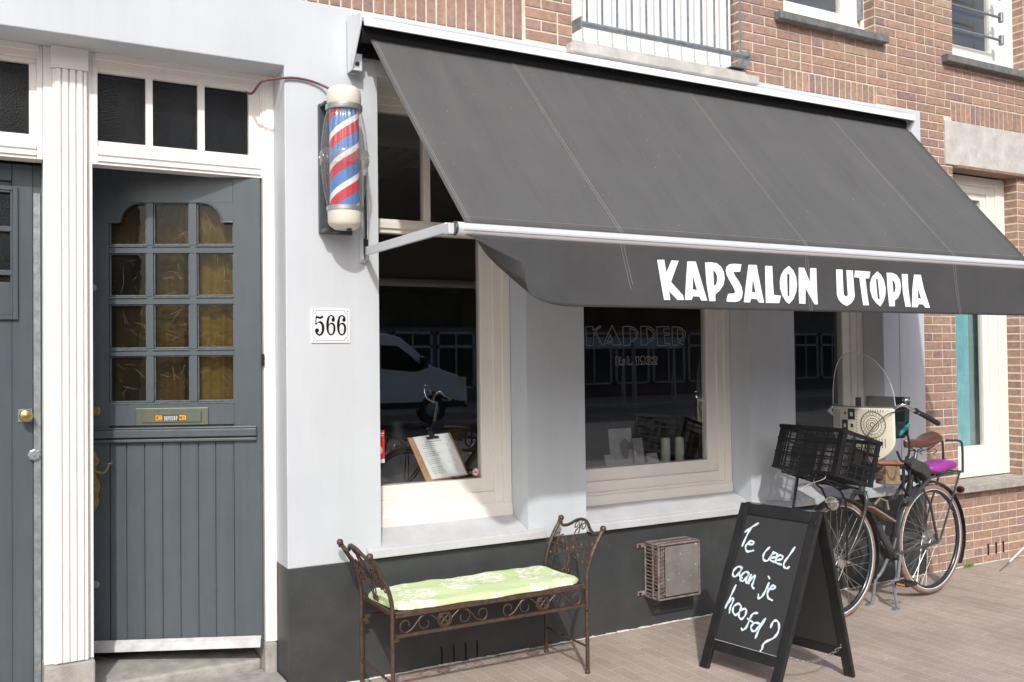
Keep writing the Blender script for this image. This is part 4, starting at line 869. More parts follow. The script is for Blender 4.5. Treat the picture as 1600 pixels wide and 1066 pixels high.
# ------------------------------------------------------------------ flue guard on the plinth
G_ = thing('flue_guard', 'rusty steel flue guard cage bolted to the charcoal plinth', 'vent', (3.55, -.0, .35))
gr = mat('rusty_painted_steel', (.17, .11, .09), .6, col2=(.27, .25, .23), vscale=26, bump=.5, bscale=90)
plate = speckle(mat('dull_zinc_plate', (.25, .248, .24), .55, col2=(.2, .18, .16), vscale=9, metal=.25, bump=.2, bscale=60), (.62, .62, .6), 34, .3, 9)
gx0, gx1, gz0, gz1, gy0, gy1 = 3.39, 3.695, .19, .505, -.012, -.135
m_ = MB()
for y in (gy0, gy1, (gy0+gy1)/2-.01):
    for a, b in (((gx0, y, gz0), (gx1, y, gz0)), ((gx1, y, gz0), (gx1, y, gz1)), ((gx1, y, gz1), (gx0, y, gz1)), ((gx0, y, gz1), (gx0, y, gz0))): m_.bar(a, b, .009, .009, up=(0, 1, 0))
for x in (gx0, gx1):
    for z in (gz0, gz1): m_.box(x-.004, x+.004, gy1, gy0, z-.004, z+.004)
m_.box(gx0-.055, gx0, -.01, -.002, gz0+.005, gz0+.03); m_.box(gx0-.055, gx0, -.01, -.002, gz1-.03, gz1-.005)
for k in range(14):
    z = gz0+.018+k*.0215; m_.box(gx0-.002, gx0+.002, gy1+.004, gy0-.002, z, z+.006); m_.box(gx1-.002, gx1+.002, gy1+.004, gy0-.002, z, z+.006)
for k in range(15):
    x = gx0+.018+k*.0208; m_.box(x, x+.004, gy1+.004, gy0, gz1-.002, gz1+.002)
m_.build('cage', gr, G_, bevel=.001)
MB().box(gx0+.05, gx1-.005, gy1-.004, gy1+.004, gz0+.012, gz1-.014).build('front_plate', plate, G_, bevel=.003)
m_ = MB()
for x in range(3): m_.bar((gx0+.012+x*.014, gy1+.003, gz0+.01), (gx0+.012+x*.014, gy1+.003, gz1-.01), .003, .003, up=(0, 1, 0))
for k in range(13): z = gz0+.02+k*.0225; m_.bar((gx0+.002, gy1+.004, z), (gx0+.05, gy1+.004, z+.012), .003, .004, up=(0, 1, 0))
m_.box(gx0+.06, gx1-.05, -.09, -.01, gz0+.06, gz1-.06)
m_.build('grille', gr, G_)
m_ = MB()
for z in (gz0+.0175, gz1-.0175): m_.lathe([(.009, 0), (.009, .006), (.004, .008)], (gx0-.04, -.0102, z), (0, -1, 0), 6)
m_.build('bolt', blackm, G_)
# ------------------------------------------------------------------ bench
BX = thing('garden_bench', 'brown wrought iron bench with scrolled arms against the charcoal plinth', 'bench', (2.13, -.28, 0))
def arm_curve(side, y):
    # z -> x outwards curve; side -1 left, +1 right
    xb = 1.60 if side < 0 else 2.655
    pts = [(xb + side*.012*0, y, 0.0), (xb, y, .15), (xb, y, .30), (xb, y, .445), (xb+side*.004, y, .50), (xb+side*.02, y, .56), (xb+side*.045, y, .62), (xb+side*.075, y, .67), (xb+side*.098, y, .705)]
    return smooth_line(pts, 4)
for side in (-1, 1):
    for y in (-.085, -.487):
        ac = arm_curve(side, y); l_ = MB(); l_.tube(ac, .0105, 8); l_.lathe([(.014, 0), (.015, .004), (.012, .012), (.0105, .018)], (ac[0].x, y, 0), n=10)
        lo = l_.build('leg', rust, BX, smooth=45)
        k_ = MB(); k_.sphere(ac[-1] + Vector((side*.008, 0, .014)), .0165, 14); k_.lathe([(.0145, 0), (.0145, .006)], ac[-1]+Vector((side*.001, 0, -.004)), (side*.5, 0, .86), 10); k_.build('ball_finial', rust, lo, smooth=50)
    xb = 1.60 if side < 0 else 2.655
    s_ = MB(); s_.tube([(xb, -.09, .135), (xb, -.48, .135)], .006, 8); s_.build('stretcher', rust, BX, smooth=45)
    # arm: top rail (camel back) and scrollwork panel lying on the curved arm surface
    c0 = arm_curve(side, 0)
    def ax(z):
        for i in range(len(c0)-1):
            if c0[i].z <= z <= c0[i+1].z:
                t = (z-c0[i].z)/(c0[i+1].z-c0[i].z+1e-9); return c0[i].x+(c0[i+1].x-c0[i].x)*t
        return c0[-1].x
    def AP(w, z): return Vector((ax(min(z, .703)) + (side*.6*(z-.703) if z > .703 else 0), -.286+w, z))     # w across, -.2..+.2
    tr = MB(); tr.tube(smooth_line([AP(-.195, .70), AP(-.15, .688), AP(-.10, .70), AP(-.05, .728), AP(0, .738), AP(.05, .728), AP(.1, .70), AP(.15, .688), AP(.195, .70)], 4), .0085, 8)
    tr.build('arm_rail', rust, BX, smooth=45)
    sw = MB(); zc = .595
    def spir(cw, cz, r0, a0, turns, sgn, k=22):
        return [(cw + r0*(1-.72*i/k)*cos(a0+sgn*turns*2*pi*i/k), cz + r0*(1-.72*i/k)*sin(a0+sgn*turns*2*pi*i/k)) for i in range(k+1)]
    def put(pts, r=.0032): sw.tube([AP(a, b) for a, b in pts], r, 6)
    put([(-.19, zc), (.19, zc)]); put([(0, .47), (0, .73)], .003)
    for sx in (-1, 1):
        for sz in (-1, 1):
            put([(sx*.03, zc+sz*.012)] + [(sx*.07, zc+sz*.042), (sx*.105, zc+sz*.045)] + spir(sx*.11, zc+sz*.028, .024, pi/2*sz, .9, -sx*sz))
            put(spir(sx*.07, zc+sz*.03, .026, (pi if sx > 0 else 0), .9, sx*sz))
            put([(sx*.125, zc), (sx*.145, zc+sz*.03)] + spir(sx*.16, zc+sz*.04, .021, (pi if sx > 0 else 0), .85, -sx*sz))
            put([tuple(p) for p in [(0, zc+sz*.03), (sx*.018, zc+sz*.06), (sx*.016, zc+sz*.085), (0, zc+sz*.11)]])
        put([(0, .70), (sx*.015, .715)] + spir(sx*.03, .705, .02, pi/2, .85, -sx))
        put([(0, .49), (sx*.012, .475)] + spir(sx*.02, .485, .014, -pi/2, .85, sx))
    put([(.03*cos(t), zc+.03*sin(t)) for t in [2*pi*k/20 for k in range(21)]], .0035); put([(.018*cos(t), zc+.018*sin(t)) for t in [2*pi*k/16 for k in range(17)]], .003)
    for k in range(6): put([(.007*cos(k), zc+.007*sin(k)), (.028*cos(k*1.047), zc+.028*sin(k*1.047))], .0025)
    sw.build('arm_scrollwork', rust, BX, smooth=45)
st_ = MB(); 
for y in (-.487, -.085): st_.box(1.612, 2.643, y-.011, y+.011, .43, .452)
for x in (1.607, 2.648): st_.box(x-.006, x+.006, -.476, -.096, .432, .452)
for k in range(46): x = 1.628+k*.0222; st_.box(x, x+.010, -.475, -.097, .443, .449)
st_.build('seat', rust, BX, bevel=.0015)
fr_ = MB()
for y in (-.487, -.085):
    fr_.box(1.612, 2.643, y-.009, y+.009, .338, .352); fr_.box(1.60, 1.625, y-.02, y-.009, .325, .34); fr_.box(2.63, 2.655, y-.02, y-.009, .325, .34)
fr_.build('lower_rail', rust, BX, bevel=.0015)
yy = -.487; zc = .391
def fput(pts, r=.003): ap.tube([(a, yy, b) for a, b in pts], r, 6)
def spir2(cx, cz, r0, a0, turns, sgn, k=24, sh=.55): return [(cx + r0*(1-sh*i/k)*cos(a0+sgn*turns*2*pi*i/k), cz + r0*(1-sh*i/k)*sin(a0+sgn*turns*2*pi*i/k)) for i in range(k+1)]
for (xr, sg) in ((1.86, 1), (2.395, -1)):
    ap = MB()
    for rr_ in (.036, .029): ap.tube([(xr+rr_*cos(t), yy, zc+rr_*sin(t)) for t in [2*pi*k/24 for k in range(24)]], .003, 6, closed=True)
    for q in range(4):
        t0 = q*pi/2
        ap.tube([(xr+.014*cos(t0)+.012*cos(t), yy, zc+.014*sin(t0)+.012*sin(t)) for t in [2*pi*k/12 for k in range(12)]], .0022, 5, closed=True)
        ap.tube([(xr+.0, yy, zc), (xr+.033*cos(t0+pi/4), yy, zc+.033*sin(t0+pi/4))], .0022, 5)
    for d in (-1, 1):
        s1_ = [(xr+d*.036, zc+.0), (xr+d*.06, zc+.022), (xr+d*.085, zc+.036), (xr+d*.115, zc+.032), (xr+d*.14, zc+.006), (xr+d*.165, zc-.022), (xr+d*.195, zc-.036)]
        fput([tuple(p) for p in smooth_line([(a, b, 0) for a, b in s1_], 4) for p in [(p[0], p[1])]])
        c1 = (xr+d*.195, zc-.002)
        fput(spir2(c1[0], c1[1], .034, -pi/2, .8, d))
        c2 = (xr+d*.10, zc-.004); fput(spir2(c2[0], c2[1], .036, pi/2, .85, -d if False else d*-1))
    ap.build('apron_scrollwork', rust, BX, smooth=45)
# cushion
def cush_mat():
    M = bpy.data.materials.new('green_floral_cotton'); M.use_nodes = True; n = M.node_tree.nodes; l = M.node_tree.links; b = n['Principled BSDF']; b.inputs['Roughness'].default_value = .9
    tc = n.new('ShaderNodeTexCoord'); no = n.new('ShaderNodeTexNoise'); no.inputs['Scale'].default_value = 5.5; no.inputs['Detail'].default_value = 1; l.new(tc.outputs['Object'], no.inputs['Vector'])
    # leafy blotches: distorted voronoi cells inside large patches
    n2 = n.new('ShaderNodeTexNoise'); n2.inputs['Scale'].default_value = 30; l.new(tc.outputs['Object'], n2.inputs['Vector'])
    sc = n.new('ShaderNodeVectorMath'); sc.operation = 'SCALE'; sc.inputs[3].default_value = .05; l.new(n2.outputs['Color'], sc.inputs[0])
    ad = n.new('ShaderNodeVectorMath'); ad.operation = 'ADD'; l.new(tc.outputs['Object'], ad.inputs[0]); l.new(sc.outputs[0], ad.inputs[1])
    mp = n.new('ShaderNodeMapping'); mp.inputs['Scale'].default_value = (1, 2.1, 1); mp.inputs['Rotation'].default_value = (0, 0, .5); l.new(ad.outputs[0], mp.inputs[0])
    v = n.new('ShaderNodeTexVoronoi'); v.inputs['Scale'].default_value = 30; l.new(mp.outputs[0], v.inputs['Vector'])
    v2 = n.new('ShaderNodeTexVoronoi'); v2.inputs['Scale'].default_value = 5.2; l.new(ad.outputs[0], v2.inputs['Vector'])
    lt = n.new('ShaderNodeMath'); lt.operation = 'LESS_THAN'; lt.inputs[1].default_value = .5; l.new(v.outputs['Distance'], lt.inputs[0])
    lt2 = n.new('ShaderNodeMath'); lt2.operation = 'LESS_THAN'; lt2.inputs[1].default_value = .5; l.new(v2.outputs['Distance'], lt2.inputs[0])
    mu = n.new('ShaderNodeMath'); mu.operation = 'MULTIPLY'; l.new(lt.outputs[0], mu.inputs[0]); l.new(lt2.outputs[0], mu.inputs[1])
    mx = n.new('ShaderNodeMix'); mx.data_type = 'RGBA'; mx.inputs[6].default_value = (.58, .70, .38, 1); mx.inputs[7].default_value = (.88, .88, .8, 1); l.new(mu.outputs[0], mx.inputs[0]); l.new(mx.outputs[2], b.inputs['Base Color'])
    nb = n.new('ShaderNodeTexNoise'); nb.inputs['Scale'].default_value = 22; l.new(tc.outputs['Object'], nb.inputs['Vector'])
    bp = n.new('ShaderNodeBump'); bp.inputs['Strength'].default_value = .4; bp.inputs['Distance'].default_value = .01; l.new(nb.outputs['Fac'], bp.inputs['Height']); l.new(bp.outputs[0], b.inputs['Normal'])
    return M
cx0, cx1, cy0, cy1 = 1.612, 2.64, -.492, -.085
m_ = MB(); rq = random.Random(2)
def cush(top):
    def f(u, v):
        e = min(u, 1-u)*(cx1-cx0); g = min(v, 1-v)*(cy1-cy0); k = min(e, g)/.045; k = min(1, k); h = .005+.014*sqrt(max(0, 1-(1-k)**2))
        w = .0035*sin(u*17+v*3)*k + .003*sin(v*11+u*5+1)*k + .0035*sin(u*41)*(1-k)
        x = cx0+(cx1-cx0)*u + .008*sin(v*7); y = cy0+(cy1-cy0)*v + .006*sin(u*9) + .006*sin(u*23)*(1-k)
        # clipped, rounded corners
        cr = max(0, .07-e) * max(0, .07-g) / .07; x += (cr if u < .5 else -cr)*.45; y += (cr if v < .5 else -cr)*.45
        return (x, y, .452 + (h*1.25 + w + .006 if top else .004 - h*.1))
    return f
m_.grid(cush(True), 70, 30); m_.grid(cush(False), 70, 30, flip=True)
# side skirt
def ring():
    fT, fB = cush(True), cush(False); P = [(i/70, 0) for i in range(71)] + [(1, j/30) for j in range(1, 31)] + [(1-i/70, 1) for i in range(1, 71)] + [(0, 1-j/30) for j in range(1, 30)]
    k = len(P); m_.add([fT(*p) for p in P] + [fB(*p) for p in P], [(i, i+k, (i+1) % k+k, (i+1) % k) for i in range(k)])
ring()
tag(m_.build('seat_cushion', cush_mat(), None, smooth=60), 'lime green seat cushion with white leaf print lying on the iron bench', 'cushion')
# ------------------------------------------------------------------ sandwich board
SB = thing('sandwich_board', 'black A-frame chalkboard with Te veel aan je hoofd in white handwriting', 'sign', (3.5, -.95, 0))
bo = Vector((3.21, -.70, 0)); bu = Vector((.1678, -.9858, 0)); bv = Vector((.3295, .0561, .9425)).normalized(); bn = bu.cross(bv).normalized()
if bn.x > 0: bn = -bn
bw = mat('worn_black_wood', (.016, .016, .017), .36, var=.3, vscale=14, bump=.25, bscale=60); speckle(bw, (.22, .21, .2), 16, .07, 4)
chalk = mat('chalkboard', (.03, .031, .032), .5, col2=(.038, .04, .041), vscale=4, streak=True)
UW = .478
SHR = .068     # the old frame is racked a little sideways
def BP(u, v, d=0): return bo + bu*(u+SHR*v) + bv*v + bn*d
def bbox(m__, u0, u1, v0, v1, d0, d1, P=BP):
    o_ = P(u0, v0, d0); m__.obox(o_, P(u1, v0, d0)-o_, P(u0, v1, d0)-o_, P(u0, v0, d1)-o_)
HT = .868
def leaf(P, name):
    f_ = MB(); bbox(f_, 0, .052, 0, HT, -.012, .012, P); bbox(f_, UW-.052, UW, 0, HT, -.012, .012, P)
    bbox(f_, .0522, UW-.0522, HT-.058, HT, -.0115, .0115, P); bbox(f_, .0522, UW-.0522, .098, .15, -.0115, .0115, P)
    fo_ = f_.build(name, bw, SB, bevel=.003, seg=2)
    p_ = MB(); bbox(p_, .05, UW-.05, .13, HT-.055, -.006, .004, P); p_.build('writing_panel', chalk, fo_); return fo_
fr1 = leaf(BP, 'front_frame')
# rear leaf mirrored about the hinge line
top = BP(0, HT, 0) ; fwd = Vector((-bu.y, bu.x, 0)); 
if fwd.x < 0: fwd = -fwd
R0 = Vector((3.745, -1.225, 0)); W2 = (BP(UW, HT, 0)+fwd*.03-R0)/HT; W2.z = (BP(UW, HT, 0).z)/HT
def RP(u, v, d=0): return R0 + bu*(u-UW) + W2*v + (bu.cross(W2).normalized())*d*-1
rl = leaf(RP, 'rear_frame')
h_ = MB()
for u in (.08, UW-.08): h_.obox(BP(u-.025, HT+.0005, -.0)+fwd*-.01, bu*.05, fwd*.05, Vector((0, 0, .002)))
h_.build('hinge', galv, SB)
ch = MB(); a, b = BP(UW-.03, .17, -.012), RP(UW-.03, .17, 0); n_ = 22
for k in range(n_):
    t = (k+.5)/n_; c = a.lerp(b, t) + Vector((0, 0, -.06*4*t*(1-t))); d = (b-a).normalized(); w = Vector((0, 0, 1)) if k % 2 else d.cross(Vector((0, 0, 1)))
    ch.tube([c + d*.012*cos(q) + w*.006*sin(q) for q in [2*pi*i/10 for i in range(10)]], .0014, 5, closed=True)
ch.build('chain', galv, SB, smooth=60)
el = MB(); bbox(el, .0525, UW-.0525, .1505, .1525, .0045, .0118); el.build('chalk_edge', mat('pale_worn_edge', (.5, .5, .48), .8), fr1)
# painted white handwriting: brush strokes with blue-white paint
hw = MB(); hwm = mat('white_marker_paint', (.82, .89, .94), .6, col2=(.6, .78, .9), vscale=70)
for si, s_ in enumerate(T['HW']):
    if si in (3, 7, 10, 13, 20): hw.build('handwritten_word', hwm, fr1); hw = MB()
    pts = smooth_line([(p[0]-SHR*p[1], p[1], 0) for p in s_], 5); N = len(pts)
    L_, R_ = [], []
    for i, p in enumerate(pts):
        t = (pts[min(i+1, N-1)] - pts[max(i-1, 0)]); t = t.normalized() if t.length else Vector((1, 0, 0)); nn = Vector((-t.y, t.x, 0)); w = .0056*(.9+.25*sin(i*.9)) * (.75 if i in (0, N-1) else 1)
        L_.append(BP(p.x+nn.x*w, p.y+nn.y*w, .0046)); R_.append(BP(p.x-nn.x*w, p.y-nn.y*w, .0046))
    hw.add(L_+R_, [(i, i+1, N+i+1, N+i) for i in range(N-1)])
    for e in (0, N-1):
        p = pts[e]; k = 10; hw.add([BP(p.x+.0048*cos(2*pi*j/k), p.y+.0048*sin(2*pi*j/k), .00455) for j in range(k)], [tuple(range(k))])
hw.build('handwritten_word', hwm, fr1)
# ------------------------------------------------------------------ bicycle
RX, RY, RZ = 5.455, -.39, .372; FX, FY, FZ = 4.505, -.455, .352
BK = thing('bicycle', 'black transport bicycle with brown saddle and tan tyres on its double stand by the shop', 'bicycle', (RX, RY, 0))
bd_ = Vector((FX-RX, FY-RY, 0)); WB = bd_.length; bd_.normalize(); bn_ = Vector((-bd_.y, bd_.x, 0)); 
if bn_.y > 0: bn_ = -bn_          # towards the camera side
def Q(x, t, z):
    """point on the bicycle: x as world x of the centre plane, t metres to its left side (the side seen), z up"""
    s_ = (RX - x)/(RX-FX)*WB; p = Vector((RX, RY, 0)) + bd_*s_ + bn_*t; p.z = z; return p
tyre_m = mat('tan_tyre', (.30, .185, .14), .8, col2=(.20, .15, .125), vscale=30, bump=.3, bscale=200)
fr_m = mat('worn_black_frame', (.03, .033, .036), .35, col2=(.055, .06, .065), vscale=16, coat=.3, rvar=.1)
steel = mat('spoke_steel', (.6, .6, .58), .3, metal=.9)
rubber = mat('rubber', (.02, .02, .02), .7)
def wheel(c, hubr, tilt=0):
    c = Vector(c); ax = bn_; R = .352
    u, w = bd_, Vector((0, 0, 1))
    def circ(r, o=0, n=72): return [c + (u*cos(2*pi*k/n)+w*sin(2*pi*k/n))*r + ax*o for k in range(n)]
    rim = MB(); n = 96
    pr = [(.322, -.012), (.326, -.014), (.318, -.0135), (.308, -.008), (.306, 0), (.308, .008), (.318, .0135), (.326, .014)]
    vs = [c + (u*cos(2*pi*k/n)+w*sin(2*pi*k/n))*r + ax*o for k in range(n) for r, o in pr]; m = len(pr)
    rim.add(vs, [(k*m+i, k*m+(i+1) % m, ((k+1) % n)*m+(i+1) % m, ((k+1) % n)*m+i) for k in range(n) for i in range(m)])
    wo = rim.build('wheel', mat('black_rim', (.06, .065, .075), .22, metal=.6), BK, smooth=50)
    t_ = MB(); t_.tube(circ(.339, 0, 96), .0195, 14, closed=True); t_.build('tyre', tyre_m, wo, smooth=70)
    sw_ = MB(); sw_.tube(circ(.3265, .0145, 96), .0035, 6, closed=True); sw_.tube(circ(.3265, -.0145, 96), .0035, 6, closed=True); sw_.build('rim_tape', mat('reflective_white', (.7, .72, .74), .4), wo, smooth=60)
    sp = MB()
    for k in range(36):
        a0 = 2*pi*k/36; sgn = 1 if k % 2 else -1; o = .032*sgn; a1 = a0 + (1 if (k//2) % 2 else -1)*1.15
        sp.tube([c + (u*cos(a0)+w*sin(a0))*.308, c + (u*cos(a1)+w*sin(a1))*hubr + ax*o], .0013, 5)
    sp.build('spokes', steel, wo)
    h = MB(); h.lathe([(.006, -.07), (.006, -.045), (hubr+.004, -.036), (hubr+.004, -.03), (hubr*.6, -.026), (hubr*.6, .026), (hubr+.004, .03), (hubr+.004, .036), (.006, .045), (.006, .07), (.010, .07), (.010, .082), (0, .084)], c, ax, 20)
    h.build('hub', steel, wo, smooth=40)
    va = MB(); va.tube([c + (u*cos(-1.15)+w*sin(-1.15))*.305, c + (u*cos(-1.15)+w*sin(-1.15))*.27], .004, 6); va.build('valve', chrome, wo)
    return wo
rw = wheel((RX, RY, RZ), .034); fw = wheel((FX, FY, FZ), .036)
def fender(c, r, a0, a1, w_, name):
    c = Vector(c); m_ = MB()
    def f(s_, t):
        a = a0+(a1-a0)*s_; q = (t-.5)*2; rr = r - .012*q*q; return c + (bd_*cos(a)+Vector((0, 0, 1))*sin(a))*rr + bn_*q*w_
    m_.grid(f, 48, 8); m_.build(name, fr_m, BK, smooth=60, solid=.0012)
fender((RX, RY, RZ), .384, radians(-22), radians(212), .029, 'rear_mudguard')
fender((FX, FY, FZ), .381, radians(35), radians(205), .029, 'front_mudguard')
f_ = MB(); BBp = Q(5.045, 0, .325)
hb, ht = Q(4.745, 0, .735), Q(4.80, 0, .97)
f_.tube([ht, hb], .021, 12); f_.tube([hb+Vector((0, 0, .0)), Q(4.83, 0, .62), Q(4.95, 0, .45), BBp], .0235, 12)
stp = Q(5.30, 0, .86); f_.tube([BBp, stp], .0175, 12)
f_.tube([Q(4.80, 0, .90), Q(5.29, 0, .86)], .0165, 12); f_.tube([Q(4.78, 0, .835), Q(5.27, 0, .785)], .0165, 12)
f_.tube([BBp + bn_*-.034, BBp+bn_*.034], .024, 14)
for t in (-.055, .055):
    f_.tube([BBp + bn_*t*.6, Vector((RX, RY, RZ)) + bn_*t + Vector((.0, 0, -.015))], .0105, 8); f_.tube([Q(5.285, t*.45, .80), Q(5.38, t, .62), Vector((RX, RY, RZ)) + bn_*t], .0085, 8)
f_.build('frame', fr_m, BK, smooth=40)
fk = MB(); cr = Q(4.73, 0, .71)
for t in (-.052, .052): fk.tube(smooth_line([Q(4.735, t*.5, .745), Q(4.725, t, .70), Q(4.69, t, .60), Q(4.61, t, .47), Vector((FX, FY, FZ))+bn_*t], 4), [.0145]*5+[.012]*6+[.009]*6, 10)
fk.bar(Q(4.735, -.04, .742), Q(4.735, .04, .742), .035, .024); fk.build('fork', fr_m, BK, smooth=40)
# front carrier frame, under the crate, with stays to the hub
CC = Q(4.39, 0, 0)
tl = radians(17.35)
ce = Vector((.9523, -.0637, -.2983)).normalized(); cy_ = Vector((.0647, .9979, -.0065)).normalized(); cu_ = ce.cross(cy_).normalized()
# crate corner nearest the camera, bottom
c0_ = Vector((4.167, -.744, .919))
def CP(a, b, h): return c0_ + ce*a + cy_*b + cu_*h
CL, CWd, CH = .305, .515, .272
rk = MB()
for b in (.10, .2, .32, .42): rk.tube([CP(-.0, b, -.02), CP(CL, b, -.02)], .006, 8)
for a in (0.02, .18, CL-.02): rk.tube([CP(a, .08, -.02), CP(a, .44, -.02)], .006, 8)
rk.tube([CP(CL, .18, -.02), CP(CL+.04, .29, -.03), Q(4.79, 0, .9)], .009, 8); rk.tube([CP(CL, .40, -.02), Q(4.79, 0, .9)], .009, 8)
for b, t in ((.2, .07), (.35, -.07)): rk.tube(smooth_line([CP(.15, b, -.02), Q(4.50, t, .72), Vector((FX, FY, FZ))+bn_*t], 3), .0065, 8)
rk.tube([CP(.11, .40, -.02), CP(.13, .40, -.26)], .009, 8)
rk.build('front_carrier', blackm, BK, smooth=40)
hl = MB(); hc = Q(4.415, .045, .712); hd = (Vector((-1, -.30, .02))).normalized()
hl.lathe([(.0, -.075), (.026, -.07), (.038, -.03), (.041, 0), (.041, .012)], hc, hd, 24); hlo = hl.build('headlight', blackm, BK, smooth=40)
h2 = MB(); h2.lathe([(.042, .008), (.044, .014), (.040, .020), (.036, .02)], hc, hd, 24); h2.build('lamp_rim', chrome, hlo, smooth=40)
h2 = MB(); h2.lathe([(.037, .017), (.03, .022), (.0, .026)], hc, hd, 20); h2.build('lamp_lens', mat('lamp_lens', (.75, .74, .68), .1, col2=(.5, .49, .42), vscale=70, coat=.6, metal=.4), hlo, smooth=60)
# handlebar and stem
hbm = MB(); st0 = Q(4.80, 0, .96)
hbm.tube([st0, Q(4.83, 0, 1.16)], .012, 10); hbm.tube(smooth_line([Q(4.83, -.30, 1.235), Q(4.80, -.22, 1.275), Q(4.76, -.12, 1.215), Q(4.80, -.04, 1.165), Q(4.83, 0, 1.16), Q(4.80, .06, 1.165), Q(4.76, .13, 1.20), Q(4.76, .22, 1.262), Q(4.78, .275, 1.293), Q(4.84, .30, 1.262), Q(4.89, .315, 1.24)], 4), .0105, 10)
hbm.tube([Q(4.83, -.30, 1.235), Q(4.90, -.31, 1.2)], .0105, 10)
hbm.build('handlebar', chrome, BK, smooth=50)
g_ = MB(); g_.tube([Q(4.885, .313, 1.243), Q(4.93, .325, 1.222), Q(5.03, .345, 1.172), Q(5.035, .346, 1.169)], [.014, .016, .016, .012], 12); g_.build('grip', rubber, BK, smooth=40)
g_ = MB(); g_.tube([Q(4.895, -.31, 1.202), Q(4.94, -.325, 1.18), Q(5.04, -.345, 1.13)], [.014, .016, .016], 12); g_.build('grip', rubber, BK, smooth=40)
g_ = MB(); g_.lathe([(.021, 0), (.023, .004), (.021, .013), (.012, .019), (0, .021)], Q(4.795, .285, 1.315), (0, 0, 1), 16); g_.lathe([(.004, -.02), (.004, 0)], Q(4.795, .285, 1.315), (0, 0, 1), 8); g_.build('bell', chrome, BK, smooth=50)
g_ = MB(); g_.lathe([(.016, -.012), (.018, 0), (.016, .012)], Q(4.865, .307, 1.253), Q(4.93, .325, 1.222)-Q(4.885, .313, 1.243), 14); g_.build('bar_clamp', black, BK, smooth=40)
bc_ = MB(); bc_.tube(smooth_line([Q(4.82, .285, 1.27), Q(4.70, .20, 1.22), Q(4.66, .08, 1.05), Q(4.73, .02, .86)], 6), .0028, 6); bc_.tube(smooth_line([Q(4.80, .25, 1.26), Q(4.74, .14, 1.12), Q(4.76, .06, .95), Q(4.88, .03, .86), Q(5.2, .025, .81)], 6), .0028, 6); bc_.build('brake_cable', rubber, BK, smooth=60)
dy_ = MB(); dy_.tube([Q(4.415, .045, .70), Q(4.46, .05, .60), Q(4.50, .055, .38)], .0022, 6); dy_.build('lamp_wire', rubber, BK, smooth=60)
# saddle
sd_m = mat('brown_leather', (.13, .05, .033), .34, col2=(.095, .036, .024), vscale=14, coat=.35)
sm_ = MB()
def sad(u, v):
    a = 2*pi*v; s_ = u; x = 5.20 + .315*s_; wd = .027 + .078*max(0, (s_-.25)/.75)**1.1 if s_ > .25 else .027 + .02*(.25-s_); 
    wd *= sqrt(max(0.0, 1-((s_-.5)/.5)**8)) if s_ > .5 else sqrt(max(0.0, 1-((.5-s_)/.5)**6)); hh = .03*(1 if wd > .001 else 0)
    zt = 1.03 + .012*(s_-.4)**2*8 - .012*sin(pi*s_) - (.02*max(0, .25-s_)*4)
    y = wd*cos(a); z = zt + (.018*sin(a) if a < pi else .050*sin(a)*(.5+.6*abs(cos(a)))*(1 if wd > .004 else .3))
    return Q(x, y, z - .012*(abs(cos(a))**2)*(wd/.1))
sm_.grid(sad, 40, 28); so = sm_.build('saddle', sd_m, BK, smooth=70)
sr = MB()
for t in (-.022, .022): sr.tube(smooth_line([Q(5.24, 0, 1.0), Q(5.29, t, .965), Q(5.40, t, .965), Q(5.46, t*2, .99)], 4), .0035, 6)
for t in (-.05, .05):
    c = Q(5.455, t, .945); sr.tube([c + Vector((.011*cos(q*.7), .011*sin(q*.7), .004*q-.02)) for q in range(0, 14)], .003, 5)
sr.build('saddle_rails', blackm, so, smooth=50)
sp_ = MB(); sp_.tube([Q(5.295, 0, .85), Q(5.325, 0, .97)], .0135, 12); sp_.build('seat_post', chrome, BK, smooth=40)
# grey cloth bundled round the seat post
cl_ = MB()
def cloth(u, v):
    a = 2*pi*v; h = u; r = (.05 + .035*sin(pi*min(1, h*1.1))) * (1+.12*sin(a*3+h*5)+.07*sin(a*7-h*9)); c = Q(5.335-.09*h + .03*sin(h*5), .02, .755+.17*h)
    r *= (max(0, sin(pi*(.06+.88*h))))**.4
    return c + Vector((cos(a)*r*1.0, sin(a)*r*.75, .012*sin(a*2+h*4)))
cl_.grid(cloth, 22, 36); cl_.build('cloth_wrap', mat('dark_grey_cloth', (.045, .043, .038), .9, var=.25, vscale=14, bump=.5, bscale=200), BK, smooth=70)
# rear carrier
rc = MB()
for t in (-.07, -.024, .024, .07): rc.tube([Q(5.33, t, .785), Q(5.74, t, .80)], .006, 8)
for x in (5.34, 5.50, 5.74): rc.tube([Q(x, -.07, .79 if x < 5.6 else .80), Q(x, .07, .79 if x < 5.6 else .80)], .006, 8)
rc.tube(smooth_line([Q(5.735, .07, .795), Q(5.735, .07, .97), Q(5.70, .068, 1.01), Q(5.57, .06, 1.02)], 3), .008, 8); rc.tube(smooth_line([Q(5.735, -.07, .795), Q(5.735, -.07, .97), Q(5.70, -.068, 1.01), Q(5.57, -.06, 1.02)], 3), .008, 8)
for t in (-.07, .07):
    rc.tube([Q(5.70, t, .80), Vector((RX, RY, RZ))+bn_*(t*.95)+Vector((.01, 0, .0))], .0065, 8)
    rc.tube(smooth_line([Q(5.36, t, .785), Q(5.26, t, .73), Q(5.18, t*.9, .665), Q(5.10, t*.6, .668)], 3), .011, 8)
rc.build('rear_carrier', fr_m, BK, smooth=40)
rl_ = MB(); rl_.lathe([(.0, 0), (.022, .004), (.026, .02), (.02, .04), (0, .046)], Q(5.80, 0, .665), bd_*-1, 14); rl_.build('rear_light', mat('dark_red_lens', (.05, .012, .012), .2), BK, smooth=50)
